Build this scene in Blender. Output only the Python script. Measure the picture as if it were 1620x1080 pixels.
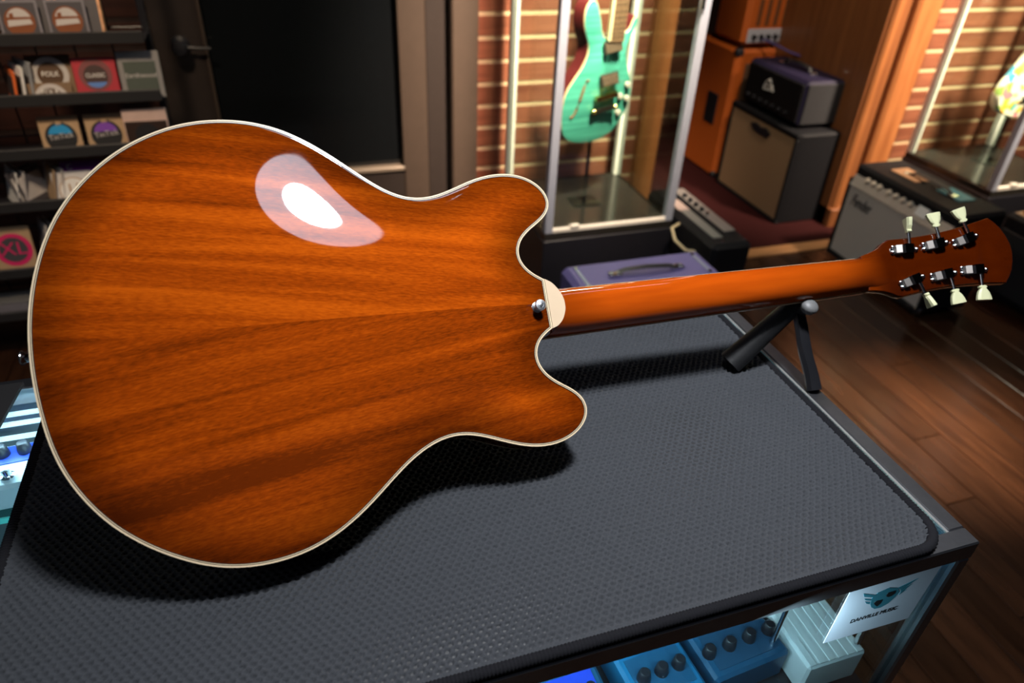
import bpy, math, random
import numpy as np
from mathutils import Matrix, Vector
random.seed(7)
rng = np.random.default_rng(7)
for o in list(bpy.data.objects):
    bpy.data.objects.remove(o, do_unlink=True)
SC = bpy.context.scene
COL = SC.collection
PI = math.pi

# ------------------------------------------------------------------ camera
cam_d = bpy.data.cameras.new('camera')
cam = bpy.data.objects.new('camera', cam_d)
COL.objects.link(cam)
CX = (0.9512165589, -0.3058814544, 0.0402938444)      # image right
CY = (-0.1436395392, -0.5546490167, -0.8195926739)    # image down
CZ = (0.2730471403, 0.7738223337, -0.5715280002)      # view direction
cam.matrix_world = Matrix(((CX[0], -CY[0], -CZ[0], 0.0),
                           (CX[1], -CY[1], -CZ[1], 0.0),
                           (CX[2], -CY[2], -CZ[2], 1.51),
                           (0, 0, 0, 1)))
cam_d.sensor_width = 36.0
cam_d.lens = 1130 / 1620 * 36
cam_d.clip_start = 0.02
cam_d.dof.use_dof = True
cam_d.dof.focus_distance = 0.72
cam_d.dof.aperture_fstop = 4.6
SC.camera = cam

# ------------------------------------------------------------------ world, exposure
wd = bpy.data.worlds.new('world')
SC.world = wd
wd.use_nodes = True
wd.node_tree.nodes['Background'].inputs[0].default_value = (0.55, 0.62, 0.8, 1)
wd.node_tree.nodes['Background'].inputs[1].default_value = 0.02
SC.view_settings.view_transform = 'Standard'
SC.view_settings.look = 'None'
SC.view_settings.exposure = 0.0
SC.view_settings.gamma = 1.0
SC.view_settings.use_curve_mapping = False

def area(name, loc, target, size, power, col=(1, 1, 1), size_y=None, shape=None, spread=None):
    d = bpy.data.lights.new(name, 'AREA')
    d.energy = power
    d.color = col
    d.size = size
    if size_y:
        d.shape = 'RECTANGLE'
        d.size_y = size_y
    if shape:
        d.shape = shape
    if spread:
        d.spread = spread
    o = bpy.data.objects.new(name, d)
    COL.objects.link(o)
    o.location = loc
    v = Vector(target) - Vector(loc)
    o.rotation_euler = v.to_track_quat('-Z', 'Y').to_euler()
    return o

WARM = (1.0, 0.79, 0.60)
WARM2 = (1.0, 0.76, 0.52)
COOL = (0.55, 0.85, 1.0)
KEY = (0.40, 0.47, 2.45)
area('key_lamp_light', KEY, (KEY[0], KEY[1], 0.0), 0.21, 13.5, (0.93, 0.96, 1.0), shape='DISK', spread=1.9)
area('key_lamp_glow', (KEY[0], KEY[1], KEY[2] + 0.012), (KEY[0], KEY[1], 0.0), 0.44, 1.9, (0.78, 0.86, 1.0), shape='DISK', spread=1.9)
area('ceiling_wash_light', (1.08, 1.30, 2.70), (1.12, 2.85, 0.80), 0.30, 34, WARM, shape='DISK', spread=0.75)
area('ceiling_wash_light', (3.05, 1.30, 2.70), (3.05, 2.75, 0.75), 0.30, 40, WARM, shape='DISK', spread=0.80)
area('ceiling_spot_light', (2.0, 1.9, 2.70), (2.35, 3.1, 0.5), 0.15, 2.4, WARM, shape='DISK', spread=0.9)
area('ceiling_spot_light', (2.3, 1.0, 2.70), (1.95, 1.22, 0.0), 0.10, 4.5, WARM2, shape='DISK', spread=0.36)
area('ceiling_spot_light', (-0.5, 0.9, 2.70), (-0.6, 2.4, 0.8), 0.25, 4.2, WARM2, shape='DISK', spread=1.0)
area('ceiling_tube_light', (0.9, 1.7, 2.80), (0.9, 1.7, 0.0), 1.2, 3.0, (0.72, 0.70, 1.0), size_y=0.06)
area('ceiling_panel_light', (-2.3, 0.2, 2.86), (-1.2, 0.3, 0.0), 2.0, 11, (0.85, 0.90, 1.0), size_y=1.2)

# ------------------------------------------------------------------ helpers: materials
def newmat(name):
    m = bpy.data.materials.new(name)
    m.use_nodes = True
    nt = m.node_tree
    return m, nt, nt.nodes['Principled BSDF']

def rgb(c):
    return (c[0], c[1], c[2], 1.0)

def M(name, col, rough=0.5, metal=0.0, var=0.08, scale=40.0, coat=0.0, bump=0.0, bscale=200.0, spec=None, emit=None, es=0.0):
    m, nt, b = newmat(name)
    N, L = nt.nodes, nt.links
    tc = N.new('ShaderNodeTexCoord')
    nz = N.new('ShaderNodeTexNoise')
    nz.inputs['Scale'].default_value = scale
    nz.inputs['Detail'].default_value = 3
    L.new(tc.outputs['Object'], nz.inputs['Vector'])
    mx = N.new('ShaderNodeMix')
    mx.data_type = 'RGBA'
    mx.inputs[6].default_value = rgb([c * (1 - var) for c in col])
    mx.inputs[7].default_value = rgb([min(1, c * (1 + var)) for c in col])
    L.new(nz.outputs['Fac'], mx.inputs[0])
    L.new(mx.outputs[2], b.inputs['Base Color'])
    b.inputs['Roughness'].default_value = rough
    b.inputs['Metallic'].default_value = metal
    if coat:
        b.inputs['Coat Weight'].default_value = coat
        b.inputs['Coat Roughness'].default_value = 0.03
    if spec is not None:
        b.inputs['Specular IOR Level'].default_value = spec
    if emit:
        b.inputs['Emission Color'].default_value = rgb(emit)
        b.inputs['Emission Strength'].default_value = es
    if bump:
        n2 = N.new('ShaderNodeTexNoise')
        n2.inputs['Scale'].default_value = bscale
        n2.inputs['Detail'].default_value = 4
        L.new(tc.outputs['Object'], n2.inputs['Vector'])
        bp = N.new('ShaderNodeBump')
        bp.inputs['Strength'].default_value = bump
        bp.inputs['Distance'].default_value = 0.002
        L.new(n2.outputs['Fac'], bp.inputs['Height'])
        L.new(bp.outputs['Normal'], b.inputs['Normal'])
    return m

def wood(name, dark, light, rough=0.4, axis=0, stretch=14.0, scale=6.0, coat=0.0, rand=0.0):
    """grain running along the given object axis"""
    m, nt, b = newmat(name)
    N, L = nt.nodes, nt.links
    tc = N.new('ShaderNodeTexCoord')
    mp = N.new('ShaderNodeMapping')
    s = [scale * stretch] * 3
    s[axis] = scale
    mp.inputs['Scale'].default_value = s
    L.new(tc.outputs['Object'], mp.inputs['Vector'])
    nz = N.new('ShaderNodeTexNoise')
    nz.inputs['Scale'].default_value = 1.0
    nz.inputs['Detail'].default_value = 5
    nz.inputs['Distortion'].default_value = 0.4
    vec = mp.outputs['Vector']
    if rand:
        oi = N.new('ShaderNodeObjectInfo')
        ad = N.new('ShaderNodeVectorMath')
        ad.operation = 'ADD'
        mu = N.new('ShaderNodeMath')
        mu.operation = 'MULTIPLY'
        mu.inputs[1].default_value = 37.0
        L.new(oi.outputs['Random'], mu.inputs[0])
        L.new(vec, ad.inputs[0])
        L.new(mu.outputs[0], ad.inputs[1])
        vec = ad.outputs[0]
    L.new(vec, nz.inputs['Vector'])
    cr = N.new('ShaderNodeValToRGB')
    cr.color_ramp.elements[0].position = 0.3
    cr.color_ramp.elements[0].color = rgb(dark)
    cr.color_ramp.elements[1].position = 0.7
    cr.color_ramp.elements[1].color = rgb(light)
    L.new(nz.outputs['Fac'], cr.inputs['Fac'])
    out = cr.outputs['Color']
    if rand:
        hs = N.new('ShaderNodeHueSaturation')
        mr = N.new('ShaderNodeMapRange')
        mr.inputs['To Min'].default_value = 1 - rand
        mr.inputs['To Max'].default_value = 1 + rand
        L.new(oi.outputs['Random'], mr.inputs['Value'])
        L.new(mr.outputs['Result'], hs.inputs['Value'])
        L.new(out, hs.inputs['Color'])
        out = hs.outputs['Color']
    L.new(out, b.inputs['Base Color'])
    b.inputs['Roughness'].default_value = rough
    if coat:
        b.inputs['Coat Weight'].default_value = coat
        b.inputs['Coat Roughness'].default_value = 0.08
    return m

def glass_mat(name, tint=(0.93, 0.98, 0.96), ior=1.45, rough=0.0):
    m = bpy.data.materials.new(name)
    m.use_nodes = True
    nt = m.node_tree
    nt.nodes.clear()
    N, L = nt.nodes, nt.links
    out = N.new('ShaderNodeOutputMaterial')
    tr = N.new('ShaderNodeBsdfTransparent')
    tr.inputs['Color'].default_value = rgb(tint)
    gl = N.new('ShaderNodeBsdfGlossy')
    gl.inputs['Roughness'].default_value = rough
    lw = N.new('ShaderNodeLayerWeight')      # thin-pane Schlick reflectance, same from both sides
    lw.inputs['Blend'].default_value = 0.5
    pw = N.new('ShaderNodeMath'); pw.operation = 'POWER'; pw.inputs[1].default_value = 5.0
    L.new(lw.outputs['Facing'], pw.inputs[0])
    ma = N.new('ShaderNodeMath'); ma.operation = 'MULTIPLY_ADD'; ma.inputs[1].default_value = 0.9; ma.inputs[2].default_value = 0.03
    L.new(pw.outputs[0], ma.inputs[0])
    mx = N.new('ShaderNodeMixShader')
    L.new(ma.outputs[0], mx.inputs[0])
    L.new(tr.outputs[0], mx.inputs[1])
    L.new(gl.outputs[0], mx.inputs[2])
    L.new(mx.outputs[0], out.inputs['Surface'])
    return m

# ------------------------------------------------------------------ helpers: geometry
class MB:
    def __init__(self):
        self.v, self.f, self.mi = [], [], []
        self.m = 0
        self.X = None
    def add(self, vs, fs):
        k = len(self.v)
        if self.X is not None:
            vs = [tuple(self.X @ Vector(p)) for p in vs]
        self.v += [tuple(float(c) for c in p) for p in vs]
        self.f += [tuple(i + k for i in f) for f in fs]
        self.mi += [self.m] * len(fs)
        return self
    def box(self, x0, x1, y0, y1, z0, z1, b=0.0):
        if b <= 0:
            vs = [(x, y, z) for z in (z0, z1) for y in (y0, y1) for x in (x0, x1)]
            fs = [(0, 2, 3, 1), (4, 5, 7, 6), (0, 1, 5, 4), (2, 6, 7, 3), (0, 4, 6, 2), (1, 3, 7, 5)]
            return self.add(vs, fs)
        c = [(x0 + x1) / 2, (y0 + y1) / 2, (z0 + z1) / 2]
        h = [(x1 - x0) / 2, (y1 - y0) / 2, (z1 - z0) / 2]
        b = min(b, min(h) * 0.95)
        vs, idx = [], {}
        for sx in (-1, 1):
            for sy in (-1, 1):
                for sz in (-1, 1):
                    s = (sx, sy, sz)
                    for a in range(3):
                        p = [c[i] + s[i] * (h[i] - (0 if i == a else b)) for i in range(3)]
                        idx[(s, a)] = len(vs)
                        vs.append(p)
        fs = []
        def q(ids):
            P = [Vector(vs[i]) for i in ids]
            n = (P[1] - P[0]).cross(P[2] - P[0])
            cc = sum(P, Vector()) / len(P) - Vector(c)
            fs.append(tuple(ids) if n.dot(cc) > 0 else tuple(reversed(ids)))
        for a in range(3):
            o1, o2 = [i for i in range(3) if i != a]
            for s in (-1, 1):
                ids = []
                for t1, t2 in ((-1, -1), (1, -1), (1, 1), (-1, 1)):
                    k = [0, 0, 0]
                    k[a], k[o1], k[o2] = s, t1, t2
                    ids.append(idx[(tuple(k), a)])
                q(ids)
        for a in range(3):
            o1, o2 = [i for i in range(3) if i != a]
            for t1 in (-1, 1):
                for t2 in (-1, 1):
                    k0, k1 = [0, 0, 0], [0, 0, 0]
                    k0[a], k0[o1], k0[o2] = -1, t1, t2
                    k1[a], k1[o1], k1[o2] = 1, t1, t2
                    q([idx[(tuple(k0), o1)], idx[(tuple(k1), o1)], idx[(tuple(k1), o2)], idx[(tuple(k0), o2)]])
        for s in ((a, b_, c_) for a in (-1, 1) for b_ in (-1, 1) for c_ in (-1, 1)):
            q([idx[(s, 0)], idx[(s, 1)], idx[(s, 2)]])
        return self.add(vs, fs)
    def tube(self, pts, r, n=10, caps=True, flat=1.0, up=(0, 0, 1)):
        pts = [Vector(p) for p in pts]
        rs = r if isinstance(r, (list, tuple)) else [r] * len(pts)
        vs, fs = [], []
        for i, p in enumerate(pts):
            t = (pts[min(i + 1, len(pts) - 1)] - pts[max(i - 1, 0)]).normalized()
            u = Vector(up)
            if abs(t.dot(u)) > 0.95:
                u = Vector((1, 0, 0)) if abs(t.x) < 0.9 else Vector((0, 1, 0))
            a = t.cross(u).normalized()
            b = a.cross(t).normalized()
            for k in range(n):
                w = 2 * PI * k / n
                vs.append(p + a * (rs[i] * math.cos(w)) + b * (rs[i] * flat * math.sin(w)))
        for i in range(len(pts) - 1):
            for k in range(n):
                k2 = (k + 1) % n
                fs.append((i * n + k, i * n + k2, (i + 1) * n + k2, (i + 1) * n + k))
        if caps:
            fs.append(tuple(reversed(range(n))))
            fs.append(tuple(range((len(pts) - 1) * n, len(pts) * n)))
        return self.add(vs, fs)
    def lathe(self, prof, o=(0, 0, 0), ax=(0, 0, 1), n=20):
        """prof: list of (r, h) along the axis"""
        ax = Vector(ax).normalized()
        a = ax.orthogonal().normalized()
        b = ax.cross(a)
        o = Vector(o)
        vs, fs = [], []
        for r, h in prof:
            for k in range(n):
                w = 2 * PI * k / n
                vs.append(o + ax * h + a * (r * math.cos(w)) + b * (r * math.sin(w)))
        for i in range(len(prof) - 1):
            for k in range(n):
                k2 = (k + 1) % n
                fs.append((i * n + k, i * n + k2, (i + 1) * n + k2, (i + 1) * n + k))
        fs.append(tuple(reversed(range(n))))
        fs.append(tuple(range((len(prof) - 1) * n, len(prof) * n)))
        return self.add(vs, fs)
    def prism(self, pts, d0, d1, plane='xz'):
        """extrude a 2-D outline; plane 'xz' extrudes along y, 'xy' along z, 'yz' along x"""
        n = len(pts)
        A = sum(pts[i][0] * pts[(i + 1) % n][1] - pts[(i + 1) % n][0] * pts[i][1] for i in range(n))
        pts = list(pts) if A > 0 else list(reversed(pts))
        def P(p, d):
            return (p[0], d, p[1]) if plane == 'xz' else ((p[0], p[1], d) if plane == 'xy' else (d, p[0], p[1]))
        vs = [P(p, d0) for p in pts] + [P(p, d1) for p in pts]
        fs = [tuple(range(n)), tuple(reversed(range(n, 2 * n)))]
        for i in range(n):
            j = (i + 1) % n
            fs.append((i, i + n, j + n, j))
        flip = (plane == 'xz') != (d1 > d0)
        # outward orientation is settled by recalculation below
        self.add(vs, fs)
        return self
    def build(self, name, mat, parent=None, smooth=False, recalc=True):
        me = bpy.data.meshes.new(name)
        me.from_pydata(self.v, [], [tuple(int(i) for i in f) for f in self.f])
        mats = mat if isinstance(mat, (list, tuple)) else [mat]
        for m in mats:
            me.materials.append(m)
        if len(mats) > 1:
            me.polygons.foreach_set('material_index', self.mi)
        if recalc:
            import bmesh
            bm = bmesh.new()
            bm.from_mesh(me)
            bmesh.ops.recalc_face_normals(bm, faces=bm.faces)
            bm.to_mesh(me)
            bm.free()
        if smooth:
            me.polygons.foreach_set('use_smooth', [True] * len(me.polygons))
            try:
                me.set_sharp_from_angle(angle=math.radians(40))
            except Exception:
                pass
        me.update()
        o = bpy.data.objects.new(name, me)
        COL.objects.link(o)
        if parent is not None:
            o.parent = parent
        return o

def tag(o, label=None, cat=None, group=None, kind=None):
    if label: o['label'] = label
    if cat: o['category'] = cat
    if group: o['group'] = group
    if kind: o['kind'] = kind
    return o

def thing(name, loc, label, cat, group=None, rz=0.0):
    o = bpy.data.objects.new(name, None)
    COL.objects.link(o)
    o.location = loc
    o.rotation_euler = (0, 0, rz)
    o.empty_display_size = 0.05
    return tag(o, label, cat, group)

def empty_kind(name, loc, kind):
    o = bpy.data.objects.new(name, None)
    COL.objects.link(o)
    o.location = loc
    return tag(o, kind=kind)

def share(src, name, loc, parent, rot=None, scale=None):
    o = bpy.data.objects.new(name, src.data)
    COL.objects.link(o)
    o.location = loc
    if rot: o.rotation_euler = rot
    if scale: o.scale = scale
    o.parent = parent
    return o

_txt = {}
def text(body, name, mat, parent, loc, size, rot, depth=0.0004, align='CENTER', shear=0.0, sx=1.0, width=None):
    cu = bpy.data.curves.new('txt', 'FONT')
    cu.body = body
    cu.size = size
    cu.extrude = depth
    cu.align_x = align
    cu.align_y = 'CENTER'
    cu.shear = shear
    cu.resolution_u = 3
    t = bpy.data.objects.new('txt', cu)
    COL.objects.link(t)
    dg = bpy.context.evaluated_depsgraph_get()
    me = bpy.data.meshes.new_from_object(t.evaluated_get(dg))
    bpy.data.objects.remove(t, do_unlink=True)
    bpy.data.curves.remove(cu)
    me.name = name
    me.materials.clear()
    me.materials.append(mat)
    o = bpy.data.objects.new(name, me)
    COL.objects.link(o)
    if width:
        xs = [v.co.x for v in me.vertices]
        sx = width / (max(xs) - min(xs))
    o.parent = parent
    o.location = loc
    o.rotation_euler = rot
    o.scale = (sx, 1, 1)
    return o

def catmull(pts, k=4, closed=True):
    P = np.array(pts, float)
    n = len(P)
    out = []
    rngi = range(n) if closed else range(n - 1)
    for i in rngi:
        if closed:
            p0, p1, p2, p3 = P[i - 1], P[i], P[(i + 1) % n], P[(i + 2) % n]
        else:
            p0, p1, p2, p3 = P[max(i - 1, 0)], P[i], P[i + 1], P[min(i + 2, n - 1)]
        for t in np.linspace(0, 1, k, endpoint=False):
            out.append(0.5 * (2 * p1 + (p2 - p0) * t + (2 * p0 - 5 * p1 + 4 * p2 - p3) * t * t + (3 * p1 - p0 - 3 * p2 + p3) * t ** 3))
    if not closed:
        out.append(P[-1])
    return np.array(out)

# ------------------------------------------------------------------ palette
MAT = {}
MAT['chrome'] = M('chrome', (0.82, 0.83, 0.85), 0.12, 1.0, 0.03)
MAT['alu'] = M('brushed_aluminium', (0.36, 0.39, 0.47), 0.40, 0.25, 0.05, bump=0.05)
MAT['alu_white'] = M('pale_anodised_aluminium', (0.72, 0.68, 0.60), 0.4, 0.0, 0.04)
MAT['frame_metal'] = M('polished_case_frame', (0.30, 0.30, 0.32), 0.33, 1.0, 0.12, scale=90, bump=0.06)
MAT['black'] = M('black_laminate', (0.012, 0.012, 0.016), 0.4, 0, 0.2)
MAT['tolex'] = M('black_tolex', (0.0075, 0.0075, 0.009), 0.6, 0, 0.25, scale=300, bump=0.5, bscale=700, spec=0.15)
MAT['rubber'] = M('black_rubber', (0.012, 0.012, 0.013), 0.45, 0, 0.2, bump=0.2, bscale=120)
MAT['white'] = M('white_paper', (0.80, 0.79, 0.77), 0.6, 0, 0.03)
MAT['cream'] = M('cream_plastic', (0.60, 0.60, 0.36), 0.35, 0, 0.05)
MAT['glass'] = glass_mat('clear_glass')
MAT['glass_top'] = glass_mat('case_glass', (0.90, 0.97, 0.98))
MAT['gold'] = M('gold_plate', (0.85, 0.55, 0.18), 0.25, 1.0)
MAT['darkmetal'] = M('dark_bronze_frame', (0.030, 0.022, 0.019), 0.42, 0.0, 0.15)
MAT['bronze'] = M('bronze_frame', (0.062, 0.042, 0.031), 0.45, 0.0, 0.12)
MAT['glassblack'] = M('dark_window_glass', (0.006, 0.007, 0.008), 0.08, 0, 0.1)

# ------------------------------------------------------------------ structure: floor with planks
sub = M('subfloor', (0.020, 0.012, 0.008), 0.7)
floor = MB().box(-2.6, 4.6, -1.2, 4.4, -0.06, -0.008).build('floor', sub)
tag(floor, 'dark brown hardwood plank floor of the shop', kind='structure')
mplank = wood('dark_hardwood', (0.021, 0.0082, 0.0038), (0.046, 0.0185, 0.0085), 0.22, axis=1, stretch=9, scale=4, rand=0.28)
PW = 0.1125
pl_mesh = MB().box(-PW / 2 + 0.0012, PW / 2 - 0.0012, 0, 1.1976, -0.014, 0.0, 0.0018).build('plank', mplank, floor)
first = True
x = 0.5625 + 0.09
ci = 0
def plank_row(xc, y0, y1, off):
    global first
    y = y0 - off
    while y < y1:
        if first:
            pl_mesh.location = (xc, y, 0); first = False
        else:
            share(pl_mesh, 'plank', (xc, y, 0), floor)
        y += 1.2
offs = [0.1, 0.55, 0.95, 0.3, 0.75, 0.0, 0.6, 0.25, 0.85, 0.45, 1.05, 0.15, 0.7, 0.35]
k = 0
xc = 2.189
while xc > 0.3: xc -= PW
while xc < 3.3:
    plank_row(xc, 0.1 if xc < 2.9 else 0.6, 2.40, offs[k % 14]); k += 1; xc += PW
xc = -1.35
while xc < -0.62:
    plank_row(xc, 1.5, 2.75, offs[k % 14]); k += 1; xc += PW

# carpet of the recess, oak threshold
carpet = M('maroon_carpet', (0.022, 0.005, 0.005), 0.9, 0, 0.3, scale=300, spec=0.05)
tag(MB().box(1.60, 2.62, 2.47, 4.2, -0.01, 0.006).build('floor_recess', carpet), 'dark maroon carpet in the amplifier recess', kind='structure')
oak = wood('oak_threshold', (0.28, 0.13, 0.05), (0.42, 0.21, 0.09), 0.35, axis=0, scale=5)
tag(MB().box(1.60, 2.55, 2.402, 2.472, -0.005, 0.010, 0.004).build('trim_4', oak), 'pale oak threshold strip on the floor', kind='structure')

# ------------------------------------------------------------------ structure: walls with slats
groove = M('pale_groove_wood', (0.50, 0.31, 0.19), 0.55, 0, 0.1)
slatm = wood('red_slat_wood', (0.150, 0.038, 0.021), (0.245, 0.074, 0.041), 0.42, axis=0, stretch=16, scale=3.0, rand=0.12)

def slat_wall(name, x0, x1, y, z_groove, pitch, z_top, lab, groove=groove, slatm=slatm):
    w = MB().box(x0, x1, y, y + 0.10, 0, z_top).build(name, groove)
    tag(w, lab, kind='structure')
    g = 0.0165
    L = x1 - x0
    base = MB().box(0, L, -0.003, 0.0, 0, pitch - g, 0.001).build('slat', slatm, w)
    z = z_groove + g / 2
    while z - pitch > -0.0:
        z -= pitch
    fst = True
    while z + pitch < z_top + 0.05:
        if fst:
            base.location = (x0, y, z); fst = False
        else:
            share(base, 'slat', (x0, y, z), w)
        z += pitch
    return w
slat_wall('wall_back', 0.79, 1.60, 2.85, 0.971, 0.0883, 2.9, 'red slatted wood wall behind the glass showcase with the teal guitar')
slat_wall('wall_right', 2.80, 4.2, 2.75, 0.966, 0.0881, 2.9, 'red slatted wood wall behind the showcase with the floral guitar')
slat_wall('wall_left', -1.7, -0.37, 2.86, 0.971, 0.0883, 2.9, 'slatted board wall behind the string rack, its colour darkened for shade', M('shade_toned_groove', (0.02, 0.008, 0.005), 0.6), wood('shade_toned_board', (0.026, 0.008, 0.005), (0.050, 0.015, 0.009), 0.5, axis=0, stretch=16, scale=3.0, rand=0.15))  # shade behind the rack put into darker board and groove colours
# plain walls closing the room and recess
wallp = M('dark_recess_paint', (0.035, 0.014, 0.010), 0.7)
tag(MB().box(1.60, 3.3, 4.2, 4.3, 0, 2.9).build('wall_recess_back', wallp), 'dark back wall of the amplifier recess', kind='structure')
tag(MB().box(3.22, 3.3, 2.86, 4.2, 0, 2.9).build('wall_recess_side', wallp), 'dark side wall of the amplifier recess', kind='structure')
ceilm = M('dark_ceiling', (0.030, 0.027, 0.025), 0.9)
tag(MB().box(-2.6, 4.6, -1.6, 4.4, 2.9, 3.0).build('ceiling', ceilm), 'dark shop ceiling', kind='structure')
# wood trims
trimw = wood('amber_trim_wood', (0.190, 0.062, 0.018), (0.285, 0.105, 0.033), 0.4, axis=2, stretch=12, scale=2.5, coat=0.3)
trimd = wood('amber_panel_wood', (0.125, 0.040, 0.012), (0.190, 0.066, 0.020), 0.45, axis=2, stretch=12, scale=2.5, coat=0.2)
t1 = empty_kind('trim_1', (1.545, 2.80, 0), 'structure'); t1['label'] = 'amber wood corner trim at the end of the slatted wall'
MB().box(0, 0.10, 0, 0.15, 0, 2.9, 0.006).build('casing', trimw, t1)
MB().box(0.10, 0.13, 0.05, 1.4, 0, 2.9, 0.004).build('return_panel', trimd, t1)
# pilaster between recess and right wall
t2 = empty_kind('trim_2', (2.555, 2.60, 0), 'structure'); t2['label'] = 'moulded amber wood pilaster right of the amplifier stack'
MB().box(0.0, 0.045, 0.0, 0.16, 0, 2.9, 0.01).build('edge_moulding', trimw, t2)
MB().box(-0.012, 0.012, 0.02, 0.90, 0, 2.9, 0.003).build('return_panel', trimd, t2)
MB().box(0.045, 0.115, 0.035, 0.16, 0, 2.9, 0.004).build('recessed_panel', trimd, t2)
MB().box(0.115, 0.245, -0.004, 0.16, 0, 2.9, 0.012).build('wide_moulding', trimw, t2)
MB().box(-0.012, 0.245, -0.012, 0.16, 0, 0.10, 0.006).build('plinth_block', trimd, t2)

# ------------------------------------------------------------------ door
d = empty_kind('door_1', (0, 2.85, 0), 'structure')
d['label'] = 'dark bronze glazed door between string rack and slatted wall'
MB().box(0.685, 0.79, -0.06, 0.10, 0, 2.9, 0.006).build('jamb', MAT['bronze'], d)
MB().box(0.595, 0.685, 0.0, 0.10, 0, 2.9, 0.004).build('jamb', MAT['darkmetal'], d)
MB().box(0.486, 0.590, -0.035, 0.02, 0.05, 2.3, 0.006).build('stile', MAT['bronze'], d)
MB().box(-0.355, -0.186, -0.035, 0.02, 0.05, 2.3, 0.006).build('stile', MAT['darkmetal'], d)
MB().box(-0.186, 0.486, -0.033, 0.018, 0.05, 0.385, 0.006).build('rail', MAT['darkmetal'], d)
MB().box(-0.186, 0.486, -0.033, 0.018, 2.12, 2.3, 0.006).build('rail', MAT['darkmetal'], d)
MB().box(-0.186, 0.486, 0.0, 0.008, 0.385, 2.12).build('pane', MAT['glassblack'], d)
for a in ((-0.192, -0.184, 0.385, 2.12), (0.484, 0.492, 0.385, 2.12)):
    MB().box(a[0], a[1], -0.042, 0.0, a[2], a[3], 0.002).build('glazing_bead', MAT['bronze'], d)
MB().box(-0.186, 0.486, -0.042, 0.0, 0.385, 0.402, 0.002).build('glazing_bead', M('light_bronze_bead', (0.26, 0.20, 0.15), 0.4, 0.3), d)
kb = MB().lathe([(0.030, 0), (0.030, 0.012), (0.014, 0.018), (0.012, 0.040), (0.024, 0.05), (0.027, 0.065), (0.020, 0.078), (0.0, 0.08)], (-0.267, -0.035, 0.897), (0, -1, 0)).build('door_knob', MAT['black'], d, True)
MB().tube([(-0.25, -0.075, 0.897), (-0.21, -0.078, 0.893), (-0.17, -0.075, 0.890)], 0.006, 8).build('lever', MAT['black'], kb, True)
tag(MB().box(-0.40, 0.60, 2.90, 2.95, 0, 2.9).build('wall_behind_door', M('dark_room', (0.01, 0.01, 0.01), 0.9)), 'dark room seen through the door glass', kind='structure')
tag(MB().box(-0.372, -0.352, 2.80, 2.96, 0, 2.9, 0.004).build('trim_3', MAT['darkmetal']), 'dark door casing on the rack side', kind='structure')

# ------------------------------------------------------------------ counter display case
TZ = 0.9685
TX0, TX1, TY0, TY1 = -1.15, 0.599, 0.2915, 0.806
case = thing('counter_showcase', (0, 0, 0), 'long glass counter display case lit inside by cool light under the black mat', 'display case')
FW = 0.020
def frame_bar(x0, x1, y0, y1, nm='frame_rail'):
    return MB().box(x0, x1, y0, y1, TZ - 0.024, TZ, 0.0015).build(nm, MAT['frame_metal'], case)
frame_bar(TX0, TX1, TY0, TY0 + FW)
frame_bar(TX0, TX1, TY1 - FW, TY1)
frame_bar(TX1 - FW, TX1, TY0 + FW, TY1 - FW)
frame_bar(TX0, TX0 + FW, TY0 + FW, TY1 - FW)
# bright metal bead just inside the right rail
MB().box(TX1 - FW - 0.003, TX1 - FW, TY0 + FW, TY1 - FW, TZ - 0.006, TZ - 0.001).build('glazing_bead', M('bright_bead', (0.75, 0.75, 0.72), 0.25, 0.8), case)
MB().box(TX0 + FW, TX1 - FW - 0.003, TY0 + FW, TY1 - FW, TZ - 0.009, TZ - 0.003).build('top_pane', MAT['glass_top'], case)
for (xx, yy) in ((TX1 - 0.016, TY0), (TX1 - 0.016, TY1 - 0.016), (TX0, TY0), (TX0, TY1 - 0.016)):
    MB().box(xx, xx + 0.016, yy, yy + 0.016, 0.10, TZ - 0.024, 0.002).build('corner_post', MAT['frame_metal'], case)
MB().box(TX0 + 0.016, TX1 - 0.016, TY0 + 0.006, TY0 + 0.010, 0.40, TZ - 0.024).build('front_pane', MAT['glass_top'], case)
MB().box(TX1 - 0.010, TX1 - 0.006, TY0 + 0.016, TY1 - 0.016, 0.40, TZ - 0.024).build('end_pane', MAT['glass_top'], case)
MB().box(TX0 + 0.016, TX1 - 0.016, TY1 - 0.014, TY1 - 0.006, 0.10, TZ - 0.024).build('back_panel', M('case_back', (0.10, 0.12, 0.13), 0.3), case)
MB().box(TX0, TX1, TY0, TY1, 0.0, 0.10, 0.004).build('kick_plinth', MAT['black'], case)
MB().box(TX0 + 0.016, TX1 - 0.016, TY0 + 0.012, TY1 - 0.016, 0.10, 0.40).build('base_cabinet', MAT['black'], case)
MB().box(TX0 + 0.02, TX1 - 0.02, TY0 + 0.014, TY1 - 0.02, 0.690, 0.698, 0.001).build('lower_shelf', M('dark_shelf', (0.02, 0.022, 0.026), 0.25), case)
MB().box(TX0 + 0.02, 0.10, 0.690, TY1 - 0.018, 0.856, 0.862).build('upper_shelf', glass_mat('shelf_glass', (0.55, 0.88, 0.85)), case)
MB().box(TX0 + 0.02, 0.10, 0.688, 0.690, 0.855, 0.863).build('shelf_edge', M('green_glass_edge', (0.10, 0.55, 0.48), 0.15, emit=(0.1, 0.6, 0.5), es=0.0), case)
MB().tube([(0.565, 0.33, 0.70), (0.565, 0.33, 0.945)], 0.004, 10).build('shelf_upright', MAT['chrome'], case, True)
MB().tube([(0.470, 0.36, 0.70), (0.470, 0.36, 0.945)], 0.003, 10).build('shelf_upright', MAT['chrome'], case, True)
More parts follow.
